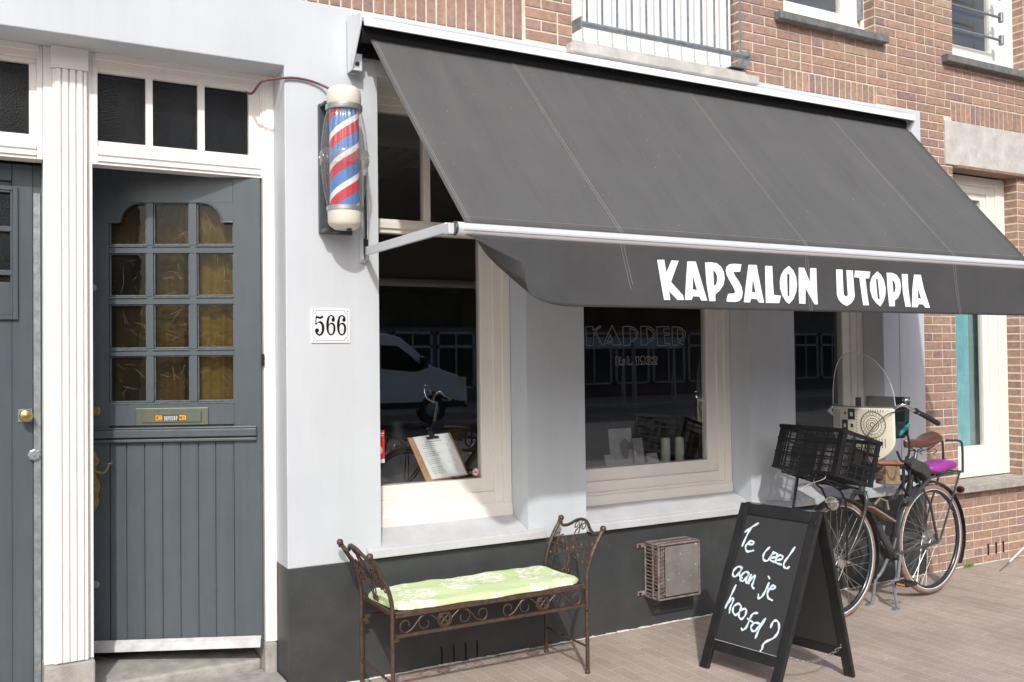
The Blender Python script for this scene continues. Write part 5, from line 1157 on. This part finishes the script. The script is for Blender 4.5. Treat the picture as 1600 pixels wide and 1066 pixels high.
# drive side
ck = MB()
def caps(u, v):
    a = 2*pi*v; L0, L1 = BBp, Vector((RX, RY, RZ)); d = (L1-L0); t = .5+.5*cos(a); r0 = .105*(1-t)+.062*t
    c = L0.lerp(L1, t*.9); return c + Vector((cos(a)*r0*(.9), 0, sin(a)*r0))*u + bn_*-.062
ck.grid(caps, 3, 40); ck.build('chain_case', mat('grey_chain_case', (.07, .072, .07), .4, var=.2, vscale=12), BK, smooth=50, solid=.012)
cr_ = MB(); cr_.tube([BBp+bn_*.06, BBp+bn_*.068+(Q(5.00, 0, .165)-Q(5.045, 0, .325))], .0095, 8); cr_.tube([BBp-bn_*.08, BBp-bn_*.088-(Q(5.00, 0, .165)-Q(5.045, 0, .325))], .0095, 8)
cr_.tube([BBp-bn_*.08, BBp+bn_*.06], .008, 8); cr_.build('crank', galv, BK, smooth=40)
for (x, t, z) in ((5.0, .125, .165), (5.09, -.14, .485)):
    p_ = MB()
    for s_ in (-.028, .028): 
        p_.bar(Q(x-s_*1.5, t-.045, z), Q(x-s_*1.5, t+.045, z), .018, .024); 
    p_.bar(Q(x-.05, t-.04, z), Q(x+.05, t-.04, z), .012, .02); p_.bar(Q(x-.05, t+.04, z), Q(x+.05, t+.04, z), .012, .02); p_.tube([Q(x, t-.05, z), Q(x, t+.05, z)], .008, 8)
    po = p_.build('pedal', rubber, BK, bevel=.003)
    p_ = MB(); p_.bar(Q(x-.053, t-.028, z), Q(x-.053, t+.028, z), .002, .012); p_.build('pedal_reflector', mat('amber_reflector', (.7, .28, .03), .3), po)
ks_ = MB(); k0 = Q(5.03, 0, .27)
ks_.tube(smooth_line([Q(5.04, -.03, .285), Q(5.0, -.05, .20), Vector((4.955, -.36, .15)), Vector((4.93, -.355, .02)), Vector((4.912, -.352, .008))], 4), .010, 8)
ks_.tube(smooth_line([Q(5.04, .03, .285), Q(5.02, .05, .2), Vector((4.975, -.485, .14)), Vector((4.975, -.505, .02)), Vector((4.96, -.512, .008))], 4), .010, 8)
for p in (Vector((4.915, -.352, .006)), Vector((4.963, -.512, .006))): ks_.bar(p+Vector((-.035, 0, 0)), p+Vector((.02, 0, 0)), .022, .012)
ks_.build('double_stand', galv, BK, smooth=40)
# child's wooden seat block on the top tube and foot rest
wd = MB(); wd.box(0, 0, 0, 0, 0, 0); wd = MB(); o_ = Q(4.945, .04, .775); wd.obox(o_, Q(5.09, .04, .762)-o_, -bn_*.08, Vector((0, 0, .118))); wd.build('wood_block', mat('raw_wood_block', (.34, .24, .14), .75, col2=(.2, .14, .09), vscale=16, bump=.3), BK, bevel=.004)
ls = MB(); 
def lsad(u, v):
    a = 2*pi*v; s_ = u; w_ = (.035+.03*s_)*sqrt(max(0, 1-(2*s_-1)**6)); return Q(4.90+.235*s_, w_*cos(a), .913 - .03*s_*.6 + (.016*sin(a))*sqrt(max(0, 1-(2*s_-1)**6)))
ls.grid(lsad, 24, 20); ls.build('child_saddle', mat('tan_leather', (.42, .17, .085), .45, col2=(.36, .14, .07), vscale=10), BK, smooth=70)
ft = MB(); o_ = Q(4.73, .10, .655); ft.obox(o_, Q(4.95, .10, .545)-o_, -bn_*.20, Vector((.004, 0, .012)))
ft.build('foot_rest', mat('worn_wood', (.36, .27, .17), .6, col2=(.22, .16, .1), vscale=16), BK, bevel=.003)
lk_ = MB(); lk_.tube([Q(4.835, .03, .66), Q(4.86, .05, .70), Q(4.93, .05, .675), Q(4.945, .05, .62)], .007, 8); lk_.build('foot_rest_hook', mat('worn_wood', (.36, .27, .17), .6, col2=(.22, .16, .1), vscale=16), BK, smooth=40); lk_ = MB(); lk_.tube([Q(5.14, .03, .86), Q(5.13, .03, .74), Q(5.17, .035, .69), Q(5.20, .03, .74), Q(5.2, .03, .85)], .01, 8)
lk_.build('lock_chain', rubber, BK, smooth=40)
# ---- crate on the front carrier
def crate():
    c = MB()
    def cb(a0, a1, b0, b1, h0, h1):
        o_ = CP(a0, b0, h0); c.obox(o_, CP(a1, b0, h0)-o_, CP(a0, b1, h0)-o_, CP(a0, b0, h1)-o_)
    t = .004
    # rims, floor and corner posts
    for (h0, h1, e) in ((CH-.022, CH, .006), (0, .016, .002), (CH*.36, CH*.36+.008, .0035), (CH*.67, CH*.67+.008, .0035)):
        cb(-e, t, -e, CWd+e, h0, h1); cb(CL-t, CL+e, -e, CWd+e, h0, h1); cb(t, CL-t, -e, t, h0, h1); cb(t, CL-t, CWd-t, CWd+e, h0, h1)
    for a in (0, CL-.03):
        for b in (0, CWd-.03): 
            cb(a, a+.03, (0 if b == 0 else CWd-t), (t if b == 0 else CWd), .016, CH-.022); cb((0 if a == 0 else CL-t), (t if a == 0 else CL), b, b+.03, .016, CH-.022)
    hl_ = [CH*k/6 for k in range(1, 6)]
    for side in (0, 1):
        a0, a1 = (0, t-.001) if side == 0 else (CL-t+.001, CL)
        for h in hl_: cb(a0+.0005, a1-.0005, .03, CWd-.03, h-.0022, h+.0022)
        n = 44
        for k in range(n+1):
            b = .03+(CWd-.06)*k/n; w = .009 if k % 8 == 0 else .0024
            cb(a0, a1, b-w/2, b+w/2, .016, CH-.022)
        b0, b1 = (0, t-.001) if side == 0 else (CWd-t+.001, CWd)
        for h in hl_[:4] if side == 0 else hl_: cb(.03, CL-.03, b0+.0005, b1-.0005, h-.0022, h+.0022)
        n = 24
        for k in range(n+1):
            a = .03+(CL-.06)*k/n; w = .009 if k % 6 == 0 else .0024
            inh = .115 < a < .20
            if inh: cb(a-w/2, a+w/2, b0, b1, .016, CH*.70)
            else: cb(a-w/2, a+w/2, b0, b1, .016, CH-.022)
        cb(.12, .18, b0-.0006, b1, CH*.36, CH*.62)
    for k in range(12): b = .01+CWd*k/12; cb(.005, CL-.005, b, b+.022, .0015, .006)
    for k in range(8): a = .01+CL*k/8; cb(a, a+.012, .005, CWd-.005, .0022, .0052)
    o = c.build('plastic_crate', mat('black_crate_plastic', (.012, .0125, .0135), .38), None)
    tie = MB()
    return tag(o, 'black slotted plastic crate on the front carrier of the bicycle', 'crate')
crate()
tm = MB()
tm.tube(smooth_line([CP(.02, .08, .0), CP(.0, .075, -.03), CP(-.02, .16, -.075), CP(-.03, .20, -.11)], 4), .0016, 6); tm.tube(smooth_line([CP(.06, .20, .0), CP(.05, .195, -.05), CP(.09, .17, -.085), CP(.12, .2, -.08)], 4), .0016, 6)
tm.build('cable_tie', mat('white_nylon', (.75, .75, .72), .4), BK, smooth=50)
# ---- child seat with windscreen behind the crate
CS = thing('child_seat_windscreen', 'clear arched bicycle windscreen with cream geometric patterned shield on the handlebar', 'windscreen', (4.78, -.45, 1.0))
def SH(w, z):
    """curved shield: w across -.24 (far, wall side) .. +.24 (near side), z height"""
    k = w/.24; x = 4.70 + .075*k*k - .02*(z-1.27); p = Vector((x, -.44 - w*.98, z)); return p
def scr(u, v):
    a = -1+2*u; zt = 1.275 + .335*sqrt(max(0, 1-abs(a)**2.3)); return SH(.243*a*(1-.0*v), 1.275+(zt-1.275)*v)
acr = glass('clear_acrylic', (.93, .95, .94), 1.45, .05, body=((.5, .5, .5), (.6, .6, .58)), bodyw=.10)
m_ = MB(); m_.grid(scr, 40, 16); so_ = m_.build('windscreen', acr, CS, smooth=70)
e_ = MB(); e_.tube([scr(i/60, 1) for i in range(61)], .0028, 6); e_.build('screen_edge', mat('acrylic_edge', (.6, .62, .6), .2, spec=.8), so_, smooth=60)
shm = mat('cream_shield', (.74, .70, .57), .45, var=.05, vscale=10)
def shl(u, v):
    h = 1-v; wmax = .238 if h > .45 else .238*sqrt(max(.05, 1-((.45-h)/.45)**2)); return SH(wmax*(-1+2*u), 1.0+.272*h - 0*u - .08*v*max(0, (-1+2*u)))
m_ = MB(); m_.grid(shl, 36, 20); sh_o = m_.build('shield', shm, CS, smooth=70, solid=.006)
m_ = MB(); m_.tube([SH(-.24+.48*i/30, 1.274) for i in range(31)], .0045, 6); m_.build('shield_rim', mat('teal_grey_rim', (.12, .19, .19), .4), CS, smooth=50)
ink2 = mat('print_black', (.03, .032, .035), .5)
def decal(fn, name, m__):
    q = MB(); fn(q); return q.build(name, m__, sh_o)
def sq(q, w0, w1, z0, z1, off):
    n = 8; q.grid(lambda a, b: SH(w0+(w1-w0)*a, z0+(z1-z0)*b) + Vector((-off, 0, 0)), n, 2)
def dk(q):
    sq(q, -.056, .002, 1.195, 1.262, .0042); sq(q, -.118, -.060, 1.125, 1.19, .0042)
    sq(q, -.092, -.075, 1.222, 1.24, .0042); sq(q, -.035, -.014, 1.145, 1.168, .0042)
    for k in range(9): sq(q, .008, .019, 1.105+k*.018, 1.108+k*.018, .0042)
    for k in range(7): sq(q, .095+k*.014, .098+k*.014, 1.245, 1.262, .0042); sq(q, .09+k*.016, .0935+k*.016, 1.035-k*.001, 1.085, .0042)
    for k in range(4): sq(q, -.2+k*.018, -.197+k*.018, 1.14, 1.25, .0042)
decal(dk, 'dark_print', ink2)
decal(lambda q: (sq(q, -.038, -.014, 1.215, 1.24, .0048), sq(q, -.1, -.078, 1.143, 1.165, .0048)), 'light_print', shm)
decal(lambda q: (sq(q, -.03, .045, 1.06, 1.082, .0042),), 'green_print', mat('print_green', (.18, .33, .27), .5))
def rg(q):
    for r, w_ in ((.082, .0016), (.078, .001), (.058, .0014), (.04, .0018), (.028, .0012), (.014, .0024)):
        q.tube([SH(.118+r*.92*cos(t), 1.168+r*sin(t))+Vector((-.0042, 0, 0)) for t in [2*pi*k/40 for k in range(40)]], w_, 5, closed=True)
    for k in range(22):
        t = 2*pi*k/22; q.tube([SH(.118+.062*cos(t), 1.168+.062*sin(t))+Vector((-.0042, 0, 0)), SH(.118+.074*cos(t+.12), 1.168+.074*sin(t+.12))+Vector((-.0042, 0, 0))], .0012, 4)
decal(rg, 'ring_print', mat('print_brown', (.15, .12, .08), .6))
dseat = mat('dark_teal_plastic', (.014, .028, .03), .4)
m_ = MB(); o_ = Vector((4.93, -.62, 1.10)); m_.obox(Vector((4.955, -.60, 1.09)), Vector((.04, 0, .0)), Vector((-.01, .30, 0)), Vector((.02, 0, .24)))
m_.obox(Vector((4.82, -.58, 1.075)), Vector((.17, 0, .0)), Vector((0, .26, 0)), Vector((0, 0, .02))); m_.obox(Vector((4.85, -.60, 1.09)), Vector((.13, 0, 0)), Vector((0, .012, 0)), Vector((.02, 0, .09)))
m_.build('seat_shell', dseat, CS, bevel=.012, seg=3)
m_ = MB(); m_.obox(Vector((4.90, -.615, 1.09)), Vector((.085, 0, .05)), Vector((0, .03, 0)), Vector((.01, 0, .035))); m_.build('seat_pad', mat('teal_pad', (.03, .25, .24), .7), CS, bevel=.01, seg=2)
m_ = MB(); m_.tube(smooth_line([(4.97, -.60, 1.13), (4.985, -.61, 1.03), (4.96, -.61, .95), (4.92, -.60, .94), (4.88, -.6, 1.0)], 5), .008, 6); m_.build('strap', rubber, CS, smooth=50)
m_ = MB(); m_.obox(Vector((4.86, -.34, 1.20)), Vector((.02, 0, 0)), Vector((0, .035, 0)), Vector((0, 0, .125))); m_.build('mount_clip', mat('dark_maroon', (.06, .015, .02), .3), CS, bevel=.004)
m_ = MB(); m_.tube([(4.80, -.45, 1.0), (4.93, -.46, 1.09)], .012, 8); m_.tube([(4.72, -.44, 1.1), (4.80, -.44, 1.06)], .01, 8); m_.build('mount_bar', blackm, CS, smooth=40)
# purple cushion on the rear carrier
pc = MB()
def pcu(u, v):
    a = 2*pi*v; s_ = -1+2*u; w_ = .085*sqrt(max(0, 1-abs(s_)**5)); hz = .036*sqrt(max(0, 1-abs(s_)**3.2))
    c_, n_ = cos(a), sin(a); c2 = abs(c_)**.6*(1 if c_ > 0 else -1); n2 = abs(n_)**.9*(1 if n_ > 0 else -1)
    return Q(5.535+.175*s_, w_*c2, .846 + hz*n2*(1+.07*sin(a*5+s_*7)) + .006*sin(s_*3))
pc.grid(pcu, 30, 32)
tag(pc.build('carrier_cushion', mat('purple_vinyl', (.36, .05, .34), .35, col2=(.27, .03, .26), vscale=12, bump=.3, bscale=30), None, smooth=70), 'shiny purple cushion strapped on the rear carrier of the bicycle', 'cushion')
# ------------------------------------------------------------------ small things at the windows
CBd = thing('clipboard', 'brown clipboard with a printed price list standing behind the left shop window', 'clipboard', (2.2, .3, .93))
cbo = Vector((2.145, .262, .925)); cu1 = Vector((1, 0, 0)); cv1 = Vector((-.33, .10, .94)).normalized()
cbo = Vector((2.125, .255, .93)); cu1 = Vector((.97, .0, .065)).normalized(); cv1 = Vector((-.37, .12, .93)).normalized(); cn1 = cu1.cross(cv1).normalized()
if cn1.y > 0: cn1 = -cn1
def C1(a, b, d=0): return cbo + cu1*a + cv1*b + cn1*d
m_ = MB(); o_ = C1(-.02, 0, -.006); m_.obox(o_, cu1*.26, cv1*.262, cn1*.005); m_.build('backing_board', mat('mdf_board', (.5, .28, .13), .55, var=.05), CBd, bevel=.006, seg=2)
m_ = MB(); m_.add([C1(.018, .008, .0006), C1(.232, .008, .0006), C1(.226, .262, .0006), C1(.012, .262, .0006)], [(0, 1, 2, 3)]); po_ = m_.build('paper', white_m, CBd)
m_ = MB(); rr = random.Random(11)
for k in range(17):
    b = .222 - k*.0115
    if k in (4, 8, 12): continue
    a = .04 if k else .07; e = .11+rr.uniform(-.02, .03) if k else .16
    while a < e: w = rr.uniform(.006, .016); m_.obox(C1(a, b, .0009), cu1*w, cv1*(.0022 if k else .0038), cn1*.0002); a += w+.003
    if k > 1: m_.obox(C1(.185, b, .0009), cu1*.014, cv1*.0022, cn1*.0002)
m_.build('printed_lines', mat('print_grey', (.22, .22, .24), .6), po_)
m_ = MB(); m_.obox(C1(.085, .238, .001), cu1*.075, cv1*.016, cn1*.006); m_.obox(C1(.108, .25, .001), cu1*.03, cv1*.03, cn1*.008); m_.tube([C1(.123+.012*cos(t), .292+.012*sin(t), .005) for t in [2*pi*k/14 for k in range(14)]], .003, 6, closed=True)
m_.build('clip', mat('dark_clip', (.06, .055, .05), .3, metal=.6), CBd, bevel=.001)
gy = .2185
def sticker(x0, x1, z0, z1, name, m__, lab):
    q = MB(); q.box(x0, x1, gy-.0004, gy, z0, z1); return tag(q.build(name, m__), lab, 'sticker')
rs = sticker(1.806, 1.848, 1.055, 1.225, 'window_sticker', mat('red_sticker', (.65, .03, .025), .4), 'red sticker at the left edge of the left shop window')
q = MB(); q.box(1.806, 1.848, gy-.0012, gy-.0008, 1.052, 1.072); q.box(1.81, 1.84, gy-.0012, gy-.0008, 1.195, 1.199); q.box(1.81, 1.844, gy-.0012, gy-.0008, 1.207, 1.211)
q.lathe([(.03, 0), (.03, .0005), (0, .0005)], (1.806, gy-.0008, 1.12), (0, -1, 0), 20); q.build('white_print', white_m, rs)
ns = thing('window_sticker', 'round red ringed no smoking sticker in the lower right corner of the left window', 'sticker', (2.392, gy, .965))
q = MB(); q.lathe([(.024, 0), (.024, .0006), (0, .0006)], (2.392, gy, .965), (0, -1, 0), 24); q.build('disc', mat('pale_pink_disc', (.7, .62, .6), .5), ns)
q = MB(); q.tube([(2.392+.0215*cos(t), gy-.001, .965+.0215*sin(t)) for t in [2*pi*k/24 for k in range(24)]], .0026, 5, closed=True); q.bar((2.377, gy-.001, .98), (2.407, gy-.001, .95), .003, .0006, up=(0, 1, 0)); q.build('ring', mat('faded_red', (.5, .1, .12), .5), ns)
q = MB(); q.bar((2.38, gy-.0012, .962), (2.403, gy-.0012, .966), .004, .0004, up=(0, 1, 0)); q.build('cigarette_mark', ink2, ns)
# white outline lettering on the middle window: KAPPER Est. 1932
KW = thing('window_lettering', 'thin white outline lettering KAPPER Est. 1932 on the middle shop window', 'lettering', (3.5, gy, 1.6))
kl = MB()
for si, s_ in enumerate(T['KAP']):
    if si == 11: kl.build('word', mat('etched_white', (.3, .3, .3), .6), KW); kl = MB()
    pts = [(p[0], gy-.0006, p[1]) for p in s_]
    for i in range(len(pts)-1): kl.bar(pts[i], pts[i+1], .0036, .0004, up=(0, 1, 0))
kl.build('word', mat('etched_white', (.3, .3, .3), .6), KW)
# shelf goods behind the middle window
sh = MB(); sh.box(1.80, 4.24, .262, .46, .86, .905)
sh.build('window_shelf', mat('white_shelf', (.6, .6, .58), .6), B)
def poster(x0, x1, y, z0, z1, col, lab, art=True):
    t_ = thing('poster_card', lab, 'poster', ((x0+x1)/2, y, z0)); q = MB(); q.obox((x0, y, z0), (x1-x0, 0, 0), (0, .006, 0), (0, .03, z1-z0)); q.build('card', mat('poster_paper_'+str(int(col*100)), (col, col, col*1.03), .6, var=.2, vscale=9), t_)
    if art:
        q = MB(); c = Vector(((x0+x1)/2+.02, y-.001, z0+(z1-z0)*.45)); q.add([c + Vector(((x1-x0)*.2*cos(t)*(1+.2*sin(3*t)), .016*(sin(t)*.3)-.0015+.007*0, (z1-z0)*.27*sin(t))) for t in [2*pi*k/20 for k in range(20)]], [tuple(range(20))]); q.build('picture', mat('hair_brown_print', (.10, .07, .055), .6), t_)
poster(3.463, 3.64, .42, .906, 1.14, .42, 'large grey portrait poster card on the window shelf'); poster(3.62, 3.70, .38, .906, 1.075, .32, 'smaller narrow grey card in front of the portrait poster', False)
poster(3.385, 3.46, .36, .906, .985, .42, 'small square white card left of the portrait poster', False); poster(3.715, 3.80, .36, .906, .975, .38, 'low grey box card right of the portrait poster', False)
def bottle(x, y, h, lab, r=.03):
    t_ = thing('hair_product_bottle', lab, 'bottle', (x, y, .906), 'hair products on the window shelf'); q = MB(); q.lathe([(r*.96, 0), (r, .006), (r, h*.72), (r*.97, h*.74)], (x, y, .906), n=20); q.build('body', mat('pale_bottle', (.5, .52, .47), .35), t_, smooth=35)
    q = MB(); q.lathe([(r*.98, 0), (r*.98, h*.20), (r*.86, h*.25), (0, h*.26)], (x, y, .906+h*.745), n=20); q.build('cap', mat('bottle_cap', (.55, .56, .53), .4), t_, smooth=35)
bottle(3.85, .36, .165, 'left pale cylindrical bottle on the shelf of the middle window'); bottle(3.965, .36, .165, 'right pale cylindrical bottle on the shelf of the middle window')
# wall telephone-like hook silhouettes and coat rack inside left window
# ------------------------------------------------------------------ ground bits
gr_m = mat('grass_blade', (.16, .30, .05), .7)
def weed(x, y, n, lab, h=.035):
    q = MB(); rr = random.Random(int(x*100))
    for k in range(n):
        a = rr.uniform(0, 2*pi); b = Vector((x+rr.gauss(0, .03), y+rr.uniform(-.012, .008), 0)); tpt = b + Vector((cos(a)*.018, sin(a)*.014-.004, rr.uniform(.4, 1)*h)); w = Vector((sin(a), -cos(a), 0))*.0016
        mid = b.lerp(tpt, .55)+Vector((0, 0, .004)); q.add([b-w, b+w, mid+w, mid-w, tpt], [(0, 1, 2, 3), (3, 2, 4)])
    return tag(q.build('grass_tuft', gr_m), lab, 'weed')
weed(6.40, -.015, 90, 'tuft of green grass at the foot of the brick wall'); weed(2.62, -.02, 8, 'few pale green blades in the wall joint behind the right bench legs', .02); weed(6.98, -.02, 16, 'sparse grass blades below the right hand window sill', .022); weed(2.40, -.02, 14, 'tiny green weed at the foot of the plinth under the bench', .018)
q = MB(); q.tube([(7.9, -.006, .36), (7.25, -.06, .20), (6.62, -.19, .045)], .008, 8); o_ = q.build('cable_end', mat('pale_grey_cable', (.6, .62, .64), .5), None, smooth=40)
q = MB(); q.tube([(6.618, -.191, .044), (6.46, -.222, .006)], .0045, 8); q.build('brown_tip', mat('brown_tip', (.22, .14, .1), .7), o_, smooth=40)
tag(o_, 'thin pale stick with brown tip leaning down to the paving at the brick wall', 'stick')
q = MB(); rr = random.Random(21)
for k in range(420):
    x, y = rr.uniform(1.4, 8), -abs(rr.gauss(0, .5))-.01; r = rr.uniform(.0015, .0055)*(1.6 if rr.random() < .07 else 1); a = rr.uniform(0, 6)
    if y < -3: continue
    q.add([(x+r*cos(a+t)*rr.uniform(.7, 1.2), y+r*sin(a+t)*rr.uniform(.7, 1.2), .0012) for t in (0, 1.2, 2.4, 3.6, 4.9)] + [(x, y, .0022)], [(0, 1, 5), (1, 2, 5), (2, 3, 5), (3, 4, 5), (4, 0, 5)])
o_ = q.build('grit', mat('pale_debris', (.6, .57, .52), .85)); o_['kind'] = 'stuff'
# ------------------------------------------------------------------ across the street (seen mirrored in the panes)
VN = thing('delivery_van', 'white delivery van parked across the street, mirrored in the left window', 'van', (6.2, -12.2, 0))
vw = mat('van_white', (.72, .74, .76), .3, coat=.4)
def extr(m__, prof, y0, y1):
    N = len(prof); m__.add([(x, y0, z) for x, z in prof] + [(x, y1, z) for x, z in prof], [tuple(range(N)), tuple(range(N, 2*N))[::-1]] + [(i, i+N, (i+1) % N+N, (i+1) % N) for i in range(N)])
vp = [(3.2, .42), (3.15, .8), (3.2, 1.95), (3.35, 2.08), (6.9, 2.10), (7.25, 2.02), (7.6, 1.75), (8.05, 1.35), (8.75, 1.12), (8.98, .9), (9.0, .45), (8.75, .34), (3.4, .34)]
m_ = MB(); extr(m_, vp, -13.3, -11.35); vb = m_.build('body', vw, VN, bevel=.06, seg=3, smooth=40)
m_ = MB(); m_.box(6.62, 7.62, -11.349, -11.335, 1.28, 1.30)
m_ = MB(); wp = [(6.75, 1.30), (6.75, 1.84), (7.15, 1.82), (7.42, 1.64), (7.85, 1.28), (7.6, 1.22)]; extr(m_, wp, -11.34, -11.33); m_.build('side_window', mat('tinted_glass', (.012, .014, .016), .06), VN)
for x in (4.15, 8.05):
    m_ = MB(); m_.lathe([(.18, .0), (.2, .02), (.33, .03), (.34, .0), (.34, -.2), (0, -.2)], (x, -11.36, .34), (0, 1, 0), 28); wo_ = m_.build('wheel', rubber, VN, smooth=40)
    m_ = MB(); m_.lathe([(0, .03), (.17, .02), (.19, 0)], (x, -11.345, .34), (0, 1, 0), 20); m_.build('rim', galv, wo_, smooth=40)
m_ = MB(); m_.box(3.3, 6.6, -11.345, -11.335, .74, .80); m_.box(3.2, 8.9, -11.345, -11.33, .38, .52); m_.build('side_strip', black, VN)
m_ = MB(); m_.box(7.7, 7.82, -11.30, -11.05, 1.3, 1.58); m_.build('mirror', black, VN, bevel=.02)
m_ = MB(); m_.box(8.75, 8.94, -11.352, -11.34, .86, 1.08); m_.build('headlight', chrome, VN)
VN.location.x += 1.5; VN.location.y -= 4.9; VN.scale = (1.04, 1.04, 1.06)
def row_house(x0, x1, h, lab, col, fr):
    t_ = thing('row_house', lab, 'house', ((x0+x1)/2, -20, 0)); bm_ = mat('opposite_brick_%d' % int(col[0]*1000), col, .85, var=.12, vscale=5)
    MB().box(x0, x1, -30, -20, 0, h).build('wall', bm_, t_); wm = mat('dark_pane', (.02, .024, .028), .08)
    n = int((x1-x0)/1.7); fl = 0
    z = .2
    while z+2.2 < h:
        for k in range(n):
            a = x0+.4+k*(x1-x0-.6)/n; b = a+(x1-x0-.6)/n-.5
            if fl == 0: a -= .12; b += .2
            m_ = MB(); zz0, zz1 = (.5, 2.6) if fl == 0 else (z+.7, z+2.3)
            m_.box(a, b, -19.97, -19.9, zz0, zz0+.08); m_.box(a, b, -19.97, -19.9, zz1-.1, zz1); m_.box(a, a+.09, -19.97, -19.9, zz0, zz1); m_.box(b-.09, b, -19.97, -19.9, zz0, zz1); m_.box((a+b)/2-.03, (a+b)/2+.03, -19.97, -19.92, zz0, zz1)
            if fl == 0: m_.box(a, b, -19.97, -19.9, zz1-.6, zz1-.5)
            wo_ = m_.build('window', fr, t_); MB().box(a+.09, b-.09, -19.96, -19.95, zz0+.08, zz1-.1).build('pane', wm, wo_)
        z += 2.9; fl += 1
    MB().box(x0-.05, x1+.05, -20.1, -19.8, h-.25, h).build('cornice', fr, t_); t_.location.y -= 6
wf = mat('opposite_frames', (.38, .39, .39), .5)
row_house(-14, -3, 9.2, 'brown brick row house far left across the street', (.24, .17, .14), wf); row_house(-2.9, 7, 8.6, 'dark brick row house behind the van across the street', (.2, .16, .14), wf)
row_house(7.1, 18, 9.4, 'grey brown shop house right of the van across the street', (.18, .165, .15), wf); row_house(18.1, 30, 9.0, 'reddish brick row house far right across the street', (.13, .075, .06), wf)
row_house(30.1, 48, 9.2, 'pale brick row house at the far right end of the street', (.16, .13, .1), wf)
# trestle racks on the opposite pavement, mirrored in the middle window
for i, x in enumerate((17.0, 19.3)):
    t_ = thing('display_trestle', ('left' if i == 0 else 'right')+' pale metal display rack on the opposite pavement', 'rack', (x, -17.3, 0), 'display racks outside the opposite shop'); m_ = MB()
    for dx in (-.9, .9):
        m_.bar((x+dx-.12, -17.1, 0), (x+dx, -17.3, 1.9), .06, .06); m_.bar((x+dx+.12, -17.6, 0), (x+dx, -17.3, 1.9), .06, .06); m_.bar((x+dx-.08, -17.15, .35), (x+dx+.08, -17.5, .35), .05, .05)
    m_.build('frame', wf, t_); MB().box(x-1.1, x+1.1, -17.5, -17.1, 1.9, 2.3).build('top_board', mat('blue_grey_board', (.35, .42, .46), .6), t_); t_.location.y -= 5; t_.location.x += 2
# second bicycle parked at the kerb behind the photographer, mirrored in the windows
def dup_tree(o, par=None):
    c = o.copy(); COL.objects.link(c)
    if par: c.parent = par
    for ch_ in o.children: dup_tree(ch_, c)
    return c
b2 = dup_tree(BK); b2.location = (4.6, -3.62, 0); b2.rotation_euler = (0, 0, radians(6)); b2['label'] = 'second black bicycle behind the photographer, seen only mirrored in the left window'
b2['group'] = BK['group'] = 'black city bicycles'
